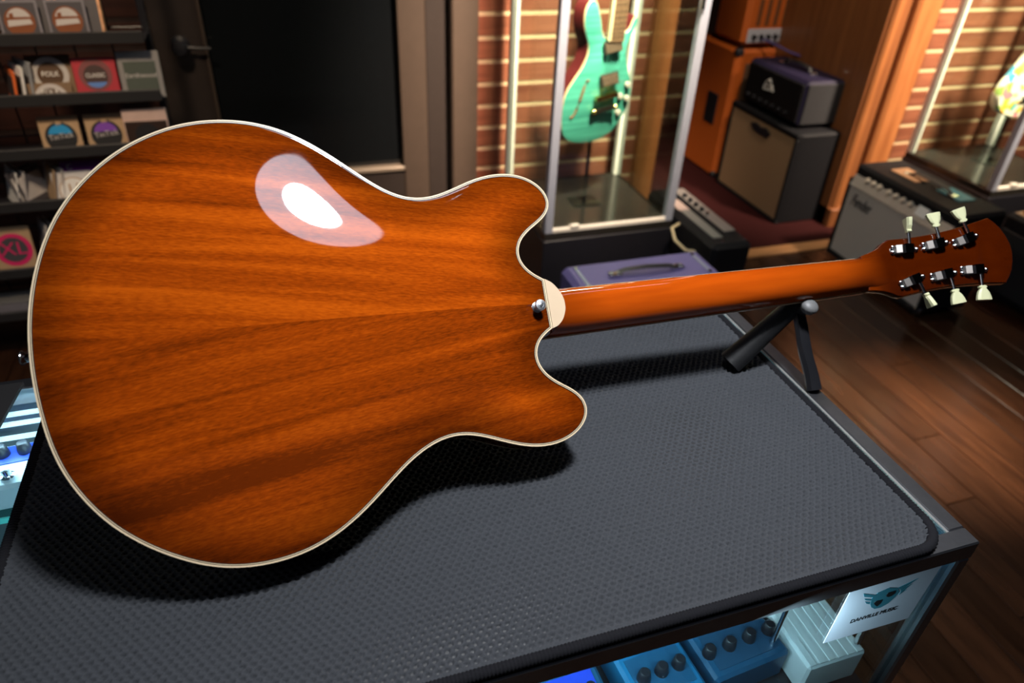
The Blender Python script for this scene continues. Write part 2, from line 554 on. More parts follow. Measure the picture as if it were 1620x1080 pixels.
# light tubes along the front and back under the frame
ledm = M('light_tube', (0.5, 0.6, 0.65), 0.4, emit=(0.62, 0.88, 1.0), es=1.3)
for yy, zz in ((TY1 - 0.030, TZ - 0.028), (TY1 - 0.046, TZ - 0.030), (TY1 - 0.066, TZ - 0.034), (TY0 + 0.030, TZ - 0.034)):
    MB().tube([(TX0 + 0.05, yy, zz), (TX1 - 0.06, yy, zz)], 0.003, 8).build('light_tube', ledm, case, True)
area('case_tube_light', (-0.45, TY1 - 0.05, TZ - 0.04), (-0.45, 0.60, 0.70), 1.2, 2.2, COOL, size_y=0.02)
area('case_tube_light', (0.05, TY0 + 0.045, TZ - 0.045), (0.10, 0.55, 0.70), 0.75, 3.2, COOL, size_y=0.02)

# card with shop emblem on the inside of the front pane
card = thing('shop_card', (0.520, TY0 + 0.0045, 0.898), 'white paper card with teal winged emblem on the counter glass', 'card')
MB().prism([(-0.061, 0.0455), (0.050, 0.0455), (0.046, -0.0465), (-0.063, -0.044)], 0.0, 0.0008, 'xz').build('paper', M('pale_card', (0.78, 0.80, 0.88), 0.6, 0, 0.03), card)
teal_ink = M('teal_ink', (0.045, 0.24, 0.31), 0.6)
def poly(pts, name, mat, parent, y0=-0.0004, y1=0.0002, s=0.001):
    return MB().prism([(a * s, b * s) for a, b in pts], y0, y1, 'xz').build(name, mat, parent)
E_OFF = -7
def sh(pts): return [(a, b + E_OFF) for a, b in pts]
em = poly(sh([(-25, 14), (-27, 24), (-22, 31), (-10, 34), (3, 29), (8, 21), (6, 13), (1, 5), (-7, 1), (-15, 2), (-21, 7)]), 'emblem', teal_ink, card)
ink = M('black_ink', (0.01, 0.01, 0.012), 0.6)
poly(sh([(-21, 14), (-19, 17), (-11, 16), (-11, 10), (-14, 6), (-18, 10)]), 'emblem_eye', ink, em, -0.0008, -0.0003)
poly(sh([(-9, 21), (-8, 26), (1, 26), (2, 21), (-1, 18), (-5, 18)]), 'emblem_eye', ink, em, -0.0008, -0.0003)
for w in ([(3, 29), (25, 36), (9, 23)], [(9, 23), (20, 29), (11, 17)], [(10, 18), (17, 21), (9, 15)],
          [(-42, 37), (-24, 28), (-26, 25), (-39, 31)], [(-37, 27), (-26, 22), (-27, 20), (-35, 24)], [(-34, 21), (-27, 18), (-26, 14), (-31, 17)]):
    poly(sh(w), 'emblem_feather', teal_ink, em)
text('DANVILLE MUSIC', 'lettering', ink, card, (-0.011, -0.0003, -0.0165), 0.0085, (PI / 2, 0, 0), 0.0002, width=0.058)

# pedals and boxes inside the case
def pedal(loc, rz, size, body, panel, lab, nk=3, group=None):
    t = thing('effects_pedal', loc, lab, 'pedal', group, rz)
    w, dd, h = size
    MB().box(-w / 2, w / 2, -dd / 2, dd / 2, 0, h, 0.004).build('body', body, t)
    MB().box(-w * 0.40, w * 0.40, dd * 0.02, dd * 0.42, h, h + 0.0012).build('panel', panel, t)
    for i in range(nk):
        kx = (i - (nk - 1) / 2) * w * 0.27
        MB().lathe([(0.008, 0), (0.008, 0.004), (0.0065, 0.013), (0.005, 0.0145), (0, 0.0145)], (kx, dd * 0.24, h + 0.001), n=12).build('knob', MAT['black'], t, True)
    MB().lathe([(0.008, 0), (0.008, 0.003), (0.005, 0.004), (0.005, 0.012), (0, 0.0125)], (0, -dd * 0.3, h), n=12).build('footswitch', MAT['chrome'], t, True)
    return t
grey_body = M('pale_grey_enamel', (0.34, 0.42, 0.45), 0.4)
blue_panel = M('royal_blue_panel', (0.02, 0.05, 0.45), 0.4)
blue_body = M('bright_blue_enamel', (0.012, 0.13, 0.26), 0.35)
blue2 = M('steel_blue_enamel', (0.012, 0.07, 0.14), 0.4)
cream_en = M('cream_enamel', (0.55, 0.50, 0.30), 0.4)
pedal((-0.345, 0.738, 0.862), 0.05, (0.085, 0.075, 0.036), grey_body, blue_panel, 'pale grey pedal with blue panel on the upper shelf left of the mat', 2)
pedal((-0.440, 0.740, 0.862), 0.0, (0.070, 0.080, 0.034), grey_body, M('grey_panel', (0.2, 0.25, 0.28), 0.4), 'pale grey pedal with grey panel on the upper shelf, further left', 1)
pedal((-0.395, 0.630, 0.698), -0.05, (0.095, 0.115, 0.050), cream_en, cream_en, 'cream pedal with black knobs on the lower shelf left of the mat', 3)
pedal((-0.370, 0.505, 0.698), 0.0, (0.100, 0.115, 0.050), blue_panel, grey_body, 'royal blue pedal with grey panel on the lower shelf left of the mat', 2)
pedal((0.325, 0.395, 0.698), PI + 0.08, (0.085, 0.120, 0.050), blue_body, blue2, 'bright blue pedal with three knobs on the lower shelf by the front glass', 3)
pedal((0.432, 0.403, 0.698), PI + 0.08, (0.105, 0.120, 0.048), blue2, M('blue_knob_panel', (0.012, 0.055, 0.11), 0.5), 'steel blue pedal beside the white box on the lower shelf', 4)
pedal((0.215, 0.395, 0.698), PI + 0.04, (0.090, 0.120, 0.050), blue2, blue_panel, 'dark blue pedal left of the bright blue pedal in the counter case', 3)
bx = thing('white_box', (0.538, 0.385, 0.698), 'white ribbed carton standing in the counter case behind the card', 'box')
MB().box(-0.045, 0.035, -0.065, 0.11, 0, 0.052, 0.003).build('carton', MAT['white'], bx)
for i in range(6):
    MB().box(-0.042 + i * 0.013, -0.034 + i * 0.013, -0.063, 0.108, 0.052, 0.0535).build('rib', MAT['white'], bx)
st = thing('beige_riser', (0.22, 0.56, 0.698), 'beige display riser behind the blue pedals in the counter case', 'riser')
MB().box(-0.40, 0.235, -0.08, 0.10, 0, 0.030, 0.003).build('deck', M('beige_deck', (0.34, 0.31, 0.24), 0.6), st)
for xx in (-0.05, 0.11):
    MB().box(xx, xx + 0.008, -0.081, -0.078, 0.004, 0.026).build('price_rail', MAT['chrome'], st)

# ------------------------------------------------------------------ mats on the counter
def build_mat():
    x0, x1, y0, y1, r = -0.283, 0.561, 0.2975, 0.790, 0.032
    dx = 0.00150
    nx = int((x1 - x0) / dx); ny = int((y1 - y0) / dx)
    ys = np.linspace(y0, y1, ny)
    ins = np.zeros(ny)
    lo = ys - y0; hi = y1 - ys
    for e in (lo, hi):
        msk = e < r
        ins[msk] = np.maximum(ins[msk], r - np.sqrt(np.maximum(0, r * r - (r - e[msk]) ** 2)))
    T = np.linspace(0, 1, nx)
    X = (x0 + ins)[:, None] + T[None, :] * ((x1 - x0) - 2 * ins)[:, None]
    Y = np.repeat(ys[:, None], nx, 1)
    a, b = 0.0078, 0.0052
    Z = np.zeros_like(X)
    row = np.round((Y - y0) / b)
    for dr in (-1, 0, 1):
        rr = row + dr
        offx = np.where(np.mod(rr, 2) == 0, 0.0, a / 2)
        jx = 0.0005 * np.sin(rr * 12.9 + 1.7)
        cxn = np.round((X - x0 - offx - jx) / a) * a + x0 + offx + jx
        cyn = y0 + rr * b
        d2 = ((X - cxn) / 0.0022) ** 2 + ((Y - cyn) / 0.0016) ** 2
        Z = np.maximum(Z, np.exp(-d2 * 0.7))
    Z = -0.0052 * Z + 0.00030 * rng.standard_normal(X.shape)
    # gentle undulation of the cloth
    und = 0.0016 * np.sin(X * 17 + 2 * np.sin(Y * 9)) * np.sin(Y * 14 + 1.0) + 0.0012 * np.exp(-((X - 0.21 + (Y - 0.45) * 0.5) / 0.012) ** 2)
    edge = np.minimum(np.minimum(X - x0, x1 - X), np.minimum(Y - y0, y1 - Y))
    fade = np.clip(edge / 0.03, 0, 1)
    Z = Z * np.clip((edge - 0.002) / 0.009, 0, 1) + und * fade
    Z = Z + TZ + 0.0072
    V = np.stack([X, Y, Z], -1).reshape(-1, 3)
    idx = np.arange(nx * ny).reshape(ny, nx)
    F = np.stack([idx[:-1, :-1], idx[:-1, 1:], idx[1:, 1:], idx[1:, :-1]], -1).reshape(-1, 4)
    me = bpy.data.meshes.new('mat_cloth')
    me.vertices.add(len(V)); me.vertices.foreach_set('co', V.astype(np.float32).ravel())
    me.loops.add(F.size); me.loops.foreach_set('vertex_index', F.astype(np.int32).ravel())
    me.polygons.add(len(F)); me.polygons.foreach_set('loop_start', np.arange(0, F.size, 4, dtype=np.int32))
    me.update(calc_edges=True)
    me.polygons.foreach_set('use_smooth', np.ones(len(F), bool))
    root = thing('work_mat', (0, 0, 0), 'thick black dimpled fabric mat under the guitar on the counter', 'mat')
    m = M('charcoal_knit', (0.032, 0.035, 0.041), 0.85, 0, 0.35, scale=900, bump=0.6, bscale=1500)
    me.materials.append(m)
    o = bpy.data.objects.new('mat_cloth', me); COL.objects.link(o); o.parent = root
    # hem
    pts = []
    for (cx, cy, a0) in ((x1 - r, y0 + r, -90), (x1 - r, y1 - r, 0), (x0 + r, y1 - r, 90), (x0 + r, y0 + r, 180)):
        for q in range(9):
            w = math.radians(a0 + q * 90 / 8)
            pts.append((cx + r * math.cos(w), cy + r * math.sin(w)))
    P = []
    n = len(pts)
    for i in range(n):
        p, q = np.array(pts[i]), np.array(pts[(i + 1) % n])
        k = max(1, int(np.linalg.norm(q - p) / 0.0016))
        for j in range(k): P.append(p + (q - p) * j / k)
    P = np.array(P)
    T2 = np.roll(P, -1, 0) - np.roll(P, 1, 0); T2 /= np.linalg.norm(T2, axis=1)[:, None]
    NR = np.stack([T2[:, 1], -T2[:, 0]], -1)
    mb = MB(); K = 10
    vs = []
    for i in range(len(P)):
        rr = 1.0 + 0.08 * (1 if i % 2 else -1)
        for k in range(K):
            w = 2 * PI * k / K
            q = P[i] + NR[i] * (0.0052 * rr * math.cos(w))
            vs.append((q[0], q[1], TZ + 0.0048 + 0.0044 * rr * math.sin(w)))
    fs = []
    for i in range(len(P)):
        j = (i + 1) % len(P)
        for k in range(K):
            k2 = (k + 1) % K
            fs.append((i * K + k, j * K + k, j * K + k2, i * K + k2))
    mb.add(vs, fs)
    mb.build('hem', M('black_hem', (0.009, 0.009, 0.011), 0.85, 0, 0.2, scale=600, spec=0.1), root, True)
    MB().box(x0 + 0.01, x1 - 0.01, y0 + 0.01, y1 - 0.01, TZ + 0.0002, TZ + 0.003).build('backing', MAT['rubber'], root)
build_mat()
m2 = thing('counter_pad', (0, 0, 0), 'thin flat black counter pad at the left end of the glass top', 'mat')
MB().prism([(-0.3215, 0.7925), (-0.331, 0.700), (-0.352, 0.48), (-1.0, 0.52), (-0.98, 0.79)], TZ + 0.0002, TZ + 0.0042, 'xy').build('pad', M('black_pad', (0.010, 0.009, 0.009), 0.6), m2)
MB().tube([(-0.345, 0.735, TZ + 0.0043), (-0.365, 0.745, TZ + 0.0043), (-0.385, 0.735, TZ + 0.0043), (-0.385, 0.70, TZ + 0.0043), (-0.350, 0.70, TZ + 0.0043)], 0.0006, 6).build('printed_line', M('grey_print', (0.18, 0.18, 0.18), 0.6), m2)

# ------------------------------------------------------------------ the guitar
G_O = Vector((-0.05888078, 0.56796328, 1.14673432))
G_U = Vector((0.99521058, 0.04911524, -0.08451974))
G_V = Vector((0.02406735, 0.71489172, 0.69882086))
G_N = Vector((0.09474522, -0.69750808, 0.71028573))
def GW(u, v, n):
    return G_O + (G_U * u + G_V * v + G_N * n) * 0.001
guitar = thing('electric_guitar', (0, 0, 0), 'glossy amber-brown semi-hollow guitar lying face down, seen from the back', 'guitar')
guitar.matrix_world = Matrix(((G_U.x, G_V.x, G_N.x, G_O.x), (G_U.y, G_V.y, G_N.y, G_O.y), (G_U.z, G_V.z, G_N.z, G_O.z), (0, 0, 0, 1)))
OUT = [[303.4, -26.4], [293.5, -30.1], [284.8, -37.0], [279.7, -45.1], [277.9, -53.4], [279.2, -62.0], [284.7, -71.0], [293.1, -79.3], [304.7, -85.8], [317.4, -92.1], [325.2, -99.8], [328.7, -108.0], [329.0, -114.1], [324.3, -124.3], [312.8, -134.7], [296.9, -141.8], [279.7, -144.6], [260.9, -143.2], [243.2, -138.2], [223.9, -130.1], [203.8, -121.8], [190.2, -119.1], [174.2, -119.8], [160.5, -124.4], [144.8, -132.3], [134.1, -139.3], [111.9, -157.4], [90.6, -174.0], [70.5, -186.6], [48.4, -196.2], [26.8, -201.3], [4.6, -202.7], [-13.7, -201.4], [-27.0, -198.8], [-44.3, -193.0], [-65.2, -182.1], [-81.5, -171.7], [-97.4, -158.9], [-106.1, -150.9], [-119.7, -134.2], [-133.0, -113.3], [-142.3, -92.4], [-148.4, -70.0], [-152.6, -46.1], [-155.3, -23.6], [-156.3, -4.3], [-156.3, 15.1], [-155.2, 30.5], [-151.6, 54.6], [-146.6, 75.4], [-140.6, 94.0], [-133.0, 111.5], [-122.6, 129.0], [-107.8, 147.8], [-94.0, 161.7], [-78.6, 174.4], [-61.1, 185.0], [-41.4, 194.2], [-21.4, 200.0], [0.6, 202.9], [17.0, 202.9], [37.3, 200.1], [55.8, 194.8], [72.2, 187.0], [92.6, 174.2], [113.0, 158.4], [133.5, 141.4], [146.0, 132.2], [155.1, 126.2], [169.5, 120.2], [184.8, 118.4], [199.6, 120.5], [218.1, 127.4], [238.6, 136.4], [252.9, 141.3], [268.9, 144.2], [285.6, 144.4], [299.3, 142.0], [312.3, 135.7], [323.1, 126.0], [328.2, 115.3], [328.4, 107.5], [324.4, 98.5], [316.5, 91.9], [302.7, 84.3], [291.0, 77.1], [282.0, 68.5], [278.1, 60.4], [277.3, 53.0], [279.8, 44.1], [286.5, 35.8], [295.0, 30.0], [303.8, 26.0]]
def smooth_line(P, it):
    P = np.array(P, float)
    for _ in range(it):
        Q = P.copy()
        Q[1:-1] = 0.5 * P[1:-1] + 0.25 * (P[:-2] + P[2:])
        P = Q
    return P
def resample(P, step):
    s = np.concatenate([[0], np.cumsum(np.linalg.norm(np.diff(P, axis=0), axis=1))])
    n = int(s[-1] / step)
    t = np.linspace(0, s[-1], n + 1)
    return np.stack([np.interp(t, s, P[:, 0]), np.interp(t, s, P[:, 1])], -1)
curve = resample(catmull(OUT, 8, closed=False), 3.0)
curve = smooth_line(curve, 40)
curve = resample(curve, 3.0)
line = np.stack([np.linspace(curve[-1][0], curve[0][0], 18), np.linspace(curve[-1][1], curve[0][1], 18)], -1)[1:-1]
BO = np.concatenate([curve, line])           # body outline, mm, closed
NB = len(BO)
def offset_in(P, dist):
    d1 = P - np.roll(P, 1, 0); d2 = np.roll(P, -1, 0) - P
    d1 /= np.linalg.norm(d1, axis=1)[:, None]; d2 /= np.linalg.norm(d2, axis=1)[:, None]
    n = np.stack([-(d1 + d2)[:, 1], (d1 + d2)[:, 0]], -1)
    n /= np.linalg.norm(n, axis=1)[:, None]
    c = np.clip((n * np.stack([-d1[:, 1], d1[:, 0]], -1)).sum(1), 0.6, 1)
    return P + n * (dist / c)[:, None]
area2 = np.sum(BO[:, 0] * np.roll(BO[:, 1], -1) - np.roll(BO[:, 0], -1) * BO[:, 1])
SGN = 1.0 if area2 > 0 else -1.0
# arched plate height: solve a membrane over the outline on a 4 mm grid
gs = 4.0
gx = np.arange(-170, 345, gs); gy = np.arange(-216, 217, gs)
GX, GY = np.meshgrid(gx, gy)
def inside(px, py, P):
    r = np.zeros(px.shape, bool)
    j = len(P) - 1
    for i in range(len(P)):
        xi, yi = P[i]; xj, yj = P[j]
        if yi != yj:
            c = ((yi > py) != (yj > py)) & (px < (xj - xi) * (py - yi) / (yj - yi) + xi)
            r ^= c
        j = i
    return r
INM = inside(GX, GY, BO[::2])
Hh = np.zeros(GX.shape)
for _ in range(1500):
    Hh = np.where(INM, 0.25 * (np.roll(Hh, 1, 0) + np.roll(Hh, -1, 0) + np.roll(Hh, 1, 1) + np.roll(Hh, -1, 1)) + 0.01, 0)
Hh = Hh / Hh.max()
ARCH = 17.0
def arch(pts):
    fx = np.clip((pts[:, 0] - gx[0]) / gs, 0, len(gx) - 1.001); fy = np.clip((pts[:, 1] - gy[0]) / gs, 0, len(gy) - 1.001)
    ix = fx.astype(int); iy = fy.astype(int); ax = fx - ix; ay = fy - iy
    h = Hh[iy, ix] * (1 - ax) * (1 - ay) + Hh[iy, ix + 1] * ax * (1 - ay) + Hh[iy + 1, ix] * (1 - ax) * ay + Hh[iy + 1, ix + 1] * ax * ay
    return ARCH * np.clip(h, 0, 1) ** 1.2
def ring_plate(name, mat, inset, sign, base, h_scale, attr=True):
    E0 = offset_in(BO, SGN * inset)
    c = np.array([90.0, 0.0])
    ts = np.concatenate([np.array([1, 0.995, 0.985, 0.97]), np.linspace(0.95, 0.03, 48)])
    V, A = [], []
    for t in ts:
        p = c + (E0 - c) * t
        d = np.min(np.linalg.norm(p[:, None, :] - BO[None, ::2, :], axis=2), axis=1)
        f = np.clip((d - inset) / 6.0, 0, 1)
        h = arch(p) * f * f * (3 - 2 * f) * h_scale
        V.append(np.stack([p[:, 0], p[:, 1], base + sign * h], -1)); A.append(d)
    V = np.concatenate(V + [np.array([[c[0], c[1], base + sign * arch(c[None])[0] * h_scale]])]) * 0.001
    A = np.concatenate(A + [np.array([120.0])])
    R = len(ts); fs = []
    for r in range(R - 1):
        for i in range(NB):
            j = (i + 1) % NB
            fs.append((r * NB + i, r * NB + j, (r + 1) * NB + j, (r + 1) * NB + i))
    last = R * NB
    for i in range(NB):
        fs.append(((R - 1) * NB + i, (R - 1) * NB + (i + 1) % NB, last))
    mb = MB(); mb.v = [tuple(v) for v in V]; mb.f = fs; mb.mi = [0] * len(fs)
    o = mb.build(name, mat, guitar, False)
    o.data.polygons.foreach_set('use_smooth', [True] * len(o.data.polygons))
    if attr:
        at = o.data.attributes.new('edge', 'FLOAT', 'POINT')
        at.data.foreach_set('value', A.astype(np.float32))
    return o

def mahogany():
    m, nt, b = newmat('figured_mahogany')
    N, L = nt.nodes, nt.links
    def math_(op, a, bb=None, c=None):
        n = N.new('ShaderNodeMath'); n.operation = op
        for i, x in enumerate((a, bb, c)):
            if x is None: continue
            if isinstance(x, (int, float)): n.inputs[i].default_value = x
            else: L.new(x, n.inputs[i])
        return n.outputs[0]
    tc = N.new('ShaderNodeTexCoord')
    sp = N.new('ShaderNodeSeparateXYZ')
    L.new(tc.outputs['Object'], sp.inputs[0])
    u, v = sp.outputs['X'], sp.outputs['Y']
    av = math_('ABSOLUTE', v)
    side = math_('GREATER_THAN', v, 0.0)
    q = math_('ADD', av, math_('MULTIPLY', u, 0.13))
    q = math_('ADD', q, math_('MULTIPLY', side, 0.011))
    def vec(a, bb):
        c = N.new('ShaderNodeCombineXYZ')
        L.new(a, c.inputs[0]); L.new(bb, c.inputs[1]); L.new(side, c.inputs[2])
        return c.outputs[0]
    def noise(su, sq, det, dist=0.0):
        n = N.new('ShaderNodeTexNoise')
        n.inputs['Scale'].default_value = 1.0
        n.inputs['Detail'].default_value = det
        n.inputs['Distortion'].default_value = dist
        L.new(vec(math_('MULTIPLY', u, su), math_('MULTIPLY', q, sq)), n.inputs['Vector'])
        return n.outputs['Fac']
    band = noise(2.6, 44.0, 2.5, 0.7)
    fleck = noise(130.0, 640.0, 2.0, 0.3)
    pore = noise(95.0, 1500.0, 2.0)
    cr = N.new('ShaderNodeValToRGB')
    e = cr.color_ramp.elements
    e[0].position, e[0].color = 0.30, (0.130, 0.019, 0.0012, 1)
    e[1].position, e[1].color = 0.72, (0.450, 0.077, 0.0030, 1)
    mid = e.new(0.5); mid.color = (0.275, 0.040, 0.0017, 1)
    f1 = math_('ADD', band, math_('MULTIPLY', math_('SUBTRACT', fleck, 0.5), 0.42))
    f1 = math_('ADD', f1, math_('MULTIPLY', math_('SUBTRACT', side, 0.5), 0.07))
    L.new(f1, cr.inputs['Fac'])
    pr = N.new('ShaderNodeMapRange')
    pr.inputs['From Min'].default_value = 0.30; pr.inputs['From Max'].default_value = 0.42
    pr.inputs['To Min'].default_value = 0.78; pr.inputs['To Max'].default_value = 1.0
    L.new(pore, pr.inputs['Value'])
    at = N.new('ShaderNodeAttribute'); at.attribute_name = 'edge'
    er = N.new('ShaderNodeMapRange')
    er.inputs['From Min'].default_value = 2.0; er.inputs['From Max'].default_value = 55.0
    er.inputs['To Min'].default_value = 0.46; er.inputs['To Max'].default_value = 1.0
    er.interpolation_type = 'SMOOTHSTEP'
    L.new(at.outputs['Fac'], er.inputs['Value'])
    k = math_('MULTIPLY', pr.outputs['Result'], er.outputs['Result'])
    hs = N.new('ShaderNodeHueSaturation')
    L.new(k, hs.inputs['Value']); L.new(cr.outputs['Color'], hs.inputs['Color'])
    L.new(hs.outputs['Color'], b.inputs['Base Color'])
    b.inputs['Roughness'].default_value = 0.5
    b.inputs['Specular IOR Level'].default_value = 0.0
    b.inputs['Coat Weight'].default_value = 1.0
    b.inputs['Coat Roughness'].default_value = 0.025
    b.inputs['Coat IOR'].default_value = 1.5
    return m
MAHO = mahogany()
def lacquer(name, dark, light, axis=0, rough=0.4):
    m = wood(name, dark, light, rough, axis=axis, stretch=18, scale=5)
    b = m.node_tree.nodes['Principled BSDF']
    b.inputs['Coat Weight'].default_value = 1.0
    b.inputs['Coat Roughness'].default_value = 0.03
    b.inputs['Specular IOR Level'].default_value = 0.0
    return m
SIDE = lacquer('dark_side_lacquer', (0.060, 0.012, 0.003), (0.11, 0.022, 0.005))
def neck_lacquer():
    m = lacquer('amber_burst_lacquer', (0.33, 0.046, 0.0020), (0.41, 0.061, 0.0025))
    nt = m.node_tree; N, L = nt.nodes, nt.links; b = N['Principled BSDF']
    src = b.inputs['Base Color'].links[0].from_socket
    tc = N.new('ShaderNodeTexCoord'); sp = N.new('ShaderNodeSeparateXYZ'); L.new(tc.outputs['Object'], sp.inputs[0])
    mr = N.new('ShaderNodeMapRange'); mr.inputs['From Min'].default_value = 0.29; mr.inputs['From Max'].default_value = 0.92
    L.new(sp.outputs['X'], mr.inputs['Value'])
    cr = N.new('ShaderNodeValToRGB'); e = cr.color_ramp.elements      # finish: burst towards heel and head
    e[0].position = 0.02; e[0].color = (0.40, 0.40, 0.40, 1)
    e[1].position = 0.74; e[1].color = (0.135, 0.115, 0.115, 1)
    for p, c in ((0.16, 1.0), (0.45, 1.0), (0.64, 0.70)):
        x = e.new(p); x.color = (c, c, c, 1)
    L.new(mr.outputs['Result'], cr.inputs['Fac'])
    mx = N.new('ShaderNodeMix'); mx.data_type = 'RGBA'; mx.blend_type = 'MULTIPLY'; mx.inputs[0].default_value = 1.0
    L.new(src, mx.inputs[6]); L.new(cr.outputs['Color'], mx.inputs[7]); L.new(mx.outputs[2], b.inputs['Base Color'])
    return m
NECK = neck_lacquer()
HEAD = NECK
BIND = M('cream_binding', (0.66, 0.52, 0.34), 0.3, 0, 0.05, coat=0.6)
BLK = M('black_purfling', (0.02, 0.012, 0.008), 0.4)
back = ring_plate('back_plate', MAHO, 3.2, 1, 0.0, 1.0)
front = ring_plate('top_plate', SIDE, 3.2, -1, -40.0, 0.8, False)
def band_ring(name, bands, top, mats):
    """flat inlay rings: list of (inset0, inset1, material index, height)"""
    mb = MB()
    for a, b_, mi, hgt in bands:
        A, B = offset_in(BO, SGN * a) * 0.001, offset_in(BO, SGN * b_) * 0.001
        mb.m = mi
        vs = [(p[0], p[1], (top + hgt) * 0.001) for p in A] + [(p[0], p[1], (top + hgt) * 0.001) for p in B] + [(p[0], p[1], (top - 5.5 * (1 if top == 0 else -1)) * 0.001) for p in A]
        fs = []
        for i in range(NB):
            j = (i + 1) % NB
            fs.append((i, j, NB + j, NB + i))
            if a == 0: fs.append((i, j, 2 * NB + j, 2 * NB + i))
        mb.add(vs, fs)
    return mb.build(name, mats, guitar)
bd = band_ring('binding', [(0.0, 1.45, 0, 0.45), (1.45, 2.05, 1, 0.42), (2.05, 2.65, 0, 0.42), (2.65, 3.35, 1, 0.40)], 0.0, [BIND, BLK])
band_ring('binding', [(0.0, 3.3, 0, -0.3)], -40.0, [BIND, BLK])
mb = MB()
A = offset_in(BO, SGN * 0.15) * 0.001
vs = [(p[0], p[1], -0.005) for p in A] + [(p[0], p[1], -0.035) for p in A]
mb.add(vs, [(i, (i + 1) % NB, NB + (i + 1) % NB, NB + i) for i in range(NB)])
rim = mb.build('rim', SIDE, guitar, True)

# heel block and cap
capo = [(304.0, 26.2), (311.2, 21.6), (316.0, 16.0), (319.4, 10.0), (321.6, 3.8), (322.0, -2.0), (321.5, -7.5), (319.0, -14.0), (315.6, -19.4), (310.0, -24.2), (303.6, -26.6)]
capc = catmull(capo, 5, closed=False)
mb = MB(); mb.prism([(p[0] * .001, p[1] * .001) for p in capc], -0.0006, 0.0011, 'xy')
cap = mb.build('heel_cap', M('pale_maple_cap', (0.60, 0.45, 0.30), 0.35, 0, 0.05, scale=25, coat=0.8), guitar)
mb = MB()
lv = [(-0.6, 1.0, 0), (-8, 1.0, 0.5), (-18, 1.02, 2.5), (-27, 1.05, 6.0), (-34, 1.07, 12.0), (-48, 1.08, 18.0)]
cc = np.concatenate([[(285, 26.4)], capc, [(285, -26.8)]])
n = len(cc); vs, fs = [], []
for z, s, du in lv:
    for p in cc:
        w = max(0.0, (p[0] - 303) / 19.0)
        vs.append(((p[0] + du * w) * .001, p[1] * (s if p[0] < 300 else 1.0 + (s - 1) * 1.0) * .001, z * .001))
for r in range(len(lv) - 1):
    for i in range(n - 1):
        fs.append((r * n + i, r * n + i + 1, (r + 1) * n + i + 1, (r + 1) * n + i))
mb.add(vs, fs)
mb.build('heel', NECK, guitar, True)

# neck
def n0(u): return -52 + (u - 340) * 0.122
def hw(u): return 26.6 + (u - 316) / (735 - 316) * (21.8 - 26.6)
TH = math.radians(23.0)
HE = np.array([math.cos(TH), 0, math.sin(TH)]); HM = np.array([-math.sin(TH), 0, math.cos(TH)])
HO = np.array([735.0, 0.0, 10.0])
def HP(s, v, m):
    return tuple((HO + HE * s + np.array([0, 1.0, 0]) * v + HM * m) * 0.001)
mb = MB(); K = 26
secs = []
for u in list(np.arange(300, 345, 4)) + list(np.arange(346, 716, 14)) + [716, 724, 732]:
    dpt = 24.5 - (u - 316) / 419 * 3.5 + 5.0 * math.exp(-max(0, u - 322) / 9.0)
    p = 2.3
    row = []
    for k in range(K + 1):
        w = PI * k / K
        cx_, sx_ = math.cos(w), max(0.0, math.sin(w))
        row.append((u * .001, hw(u) * math.copysign(abs(cx_) ** (2 / p), cx_) * .001, (n0(u) + dpt * sx_ ** (2 / 2.1)) * .001))
    secs.append(row)
# flow into the head: sections in the head frame
hwid = [(6, 23.6, 5.6), (14, 25.4, 3.6), (22, 29.0, 1.8), (29, 33.0, 0.6), (36, 35.0, -0.1), (44, 35.0, -0.8)]
for s, wv, up in hwid:
    row = []
    for k in range(K + 1):
        w = PI * k / K
        cx_, sx_ = math.cos(w), max(0.0, math.sin(w))
        row.append(HP(s, wv * math.copysign(abs(cx_) ** (2 / 2.6), cx_), -14.5 + (14.5 + up) * sx_ ** (2 / 2.6)))
    secs.append(row)
vs = [p for r in secs for p in r]; fs = []
for r in range(len(secs) - 1):
    for k in range(K):
        a = r * (K + 1) + k
        fs.append((a, a + 1, a + K + 2, a + K + 1))
    fs.append((r * (K + 1) + K, r * (K + 1), (r + 1) * (K + 1), (r + 1) * (K + 1) + K))
mb.add(vs, fs)
neck = mb.build('neck', NECK, guitar, True)
# fretboard with cream edge
mb = MB()
vs, fs = [], []
us = list(np.arange(240, 736, 16.5))
for u in us:
    a = hw(u) + 1.0
    for v_, z_ in ((-a, 0.0), (a, 0.0), (a, -1.6), (a, -4.5), (-a, -4.5), (-a, -1.6)):
        vs.append((u * .001, v_ * .001, (n0(u) + z_) * .001))
for r in range(len(us) - 1):
    for k in range(6):
        k2 = (k + 1) % 6
        fs.append((r * 6 + k, r * 6 + k2, (r + 1) * 6 + k2, (r + 1) * 6 + k))
fs.append(tuple(range(6))); fs.append(tuple((len(us) - 1) * 6 + k for k in range(6)))
mb.add(vs, fs)
mb.mi = [1 if i < (len(us) - 1) * 6 and (i % 6) in (0, 1, 2, 4, 5) else 0 for i in range(len(fs))]
mb.build('fretboard', [M('ebony', (0.02, 0.014, 0.01), 0.4), BIND], guitar)
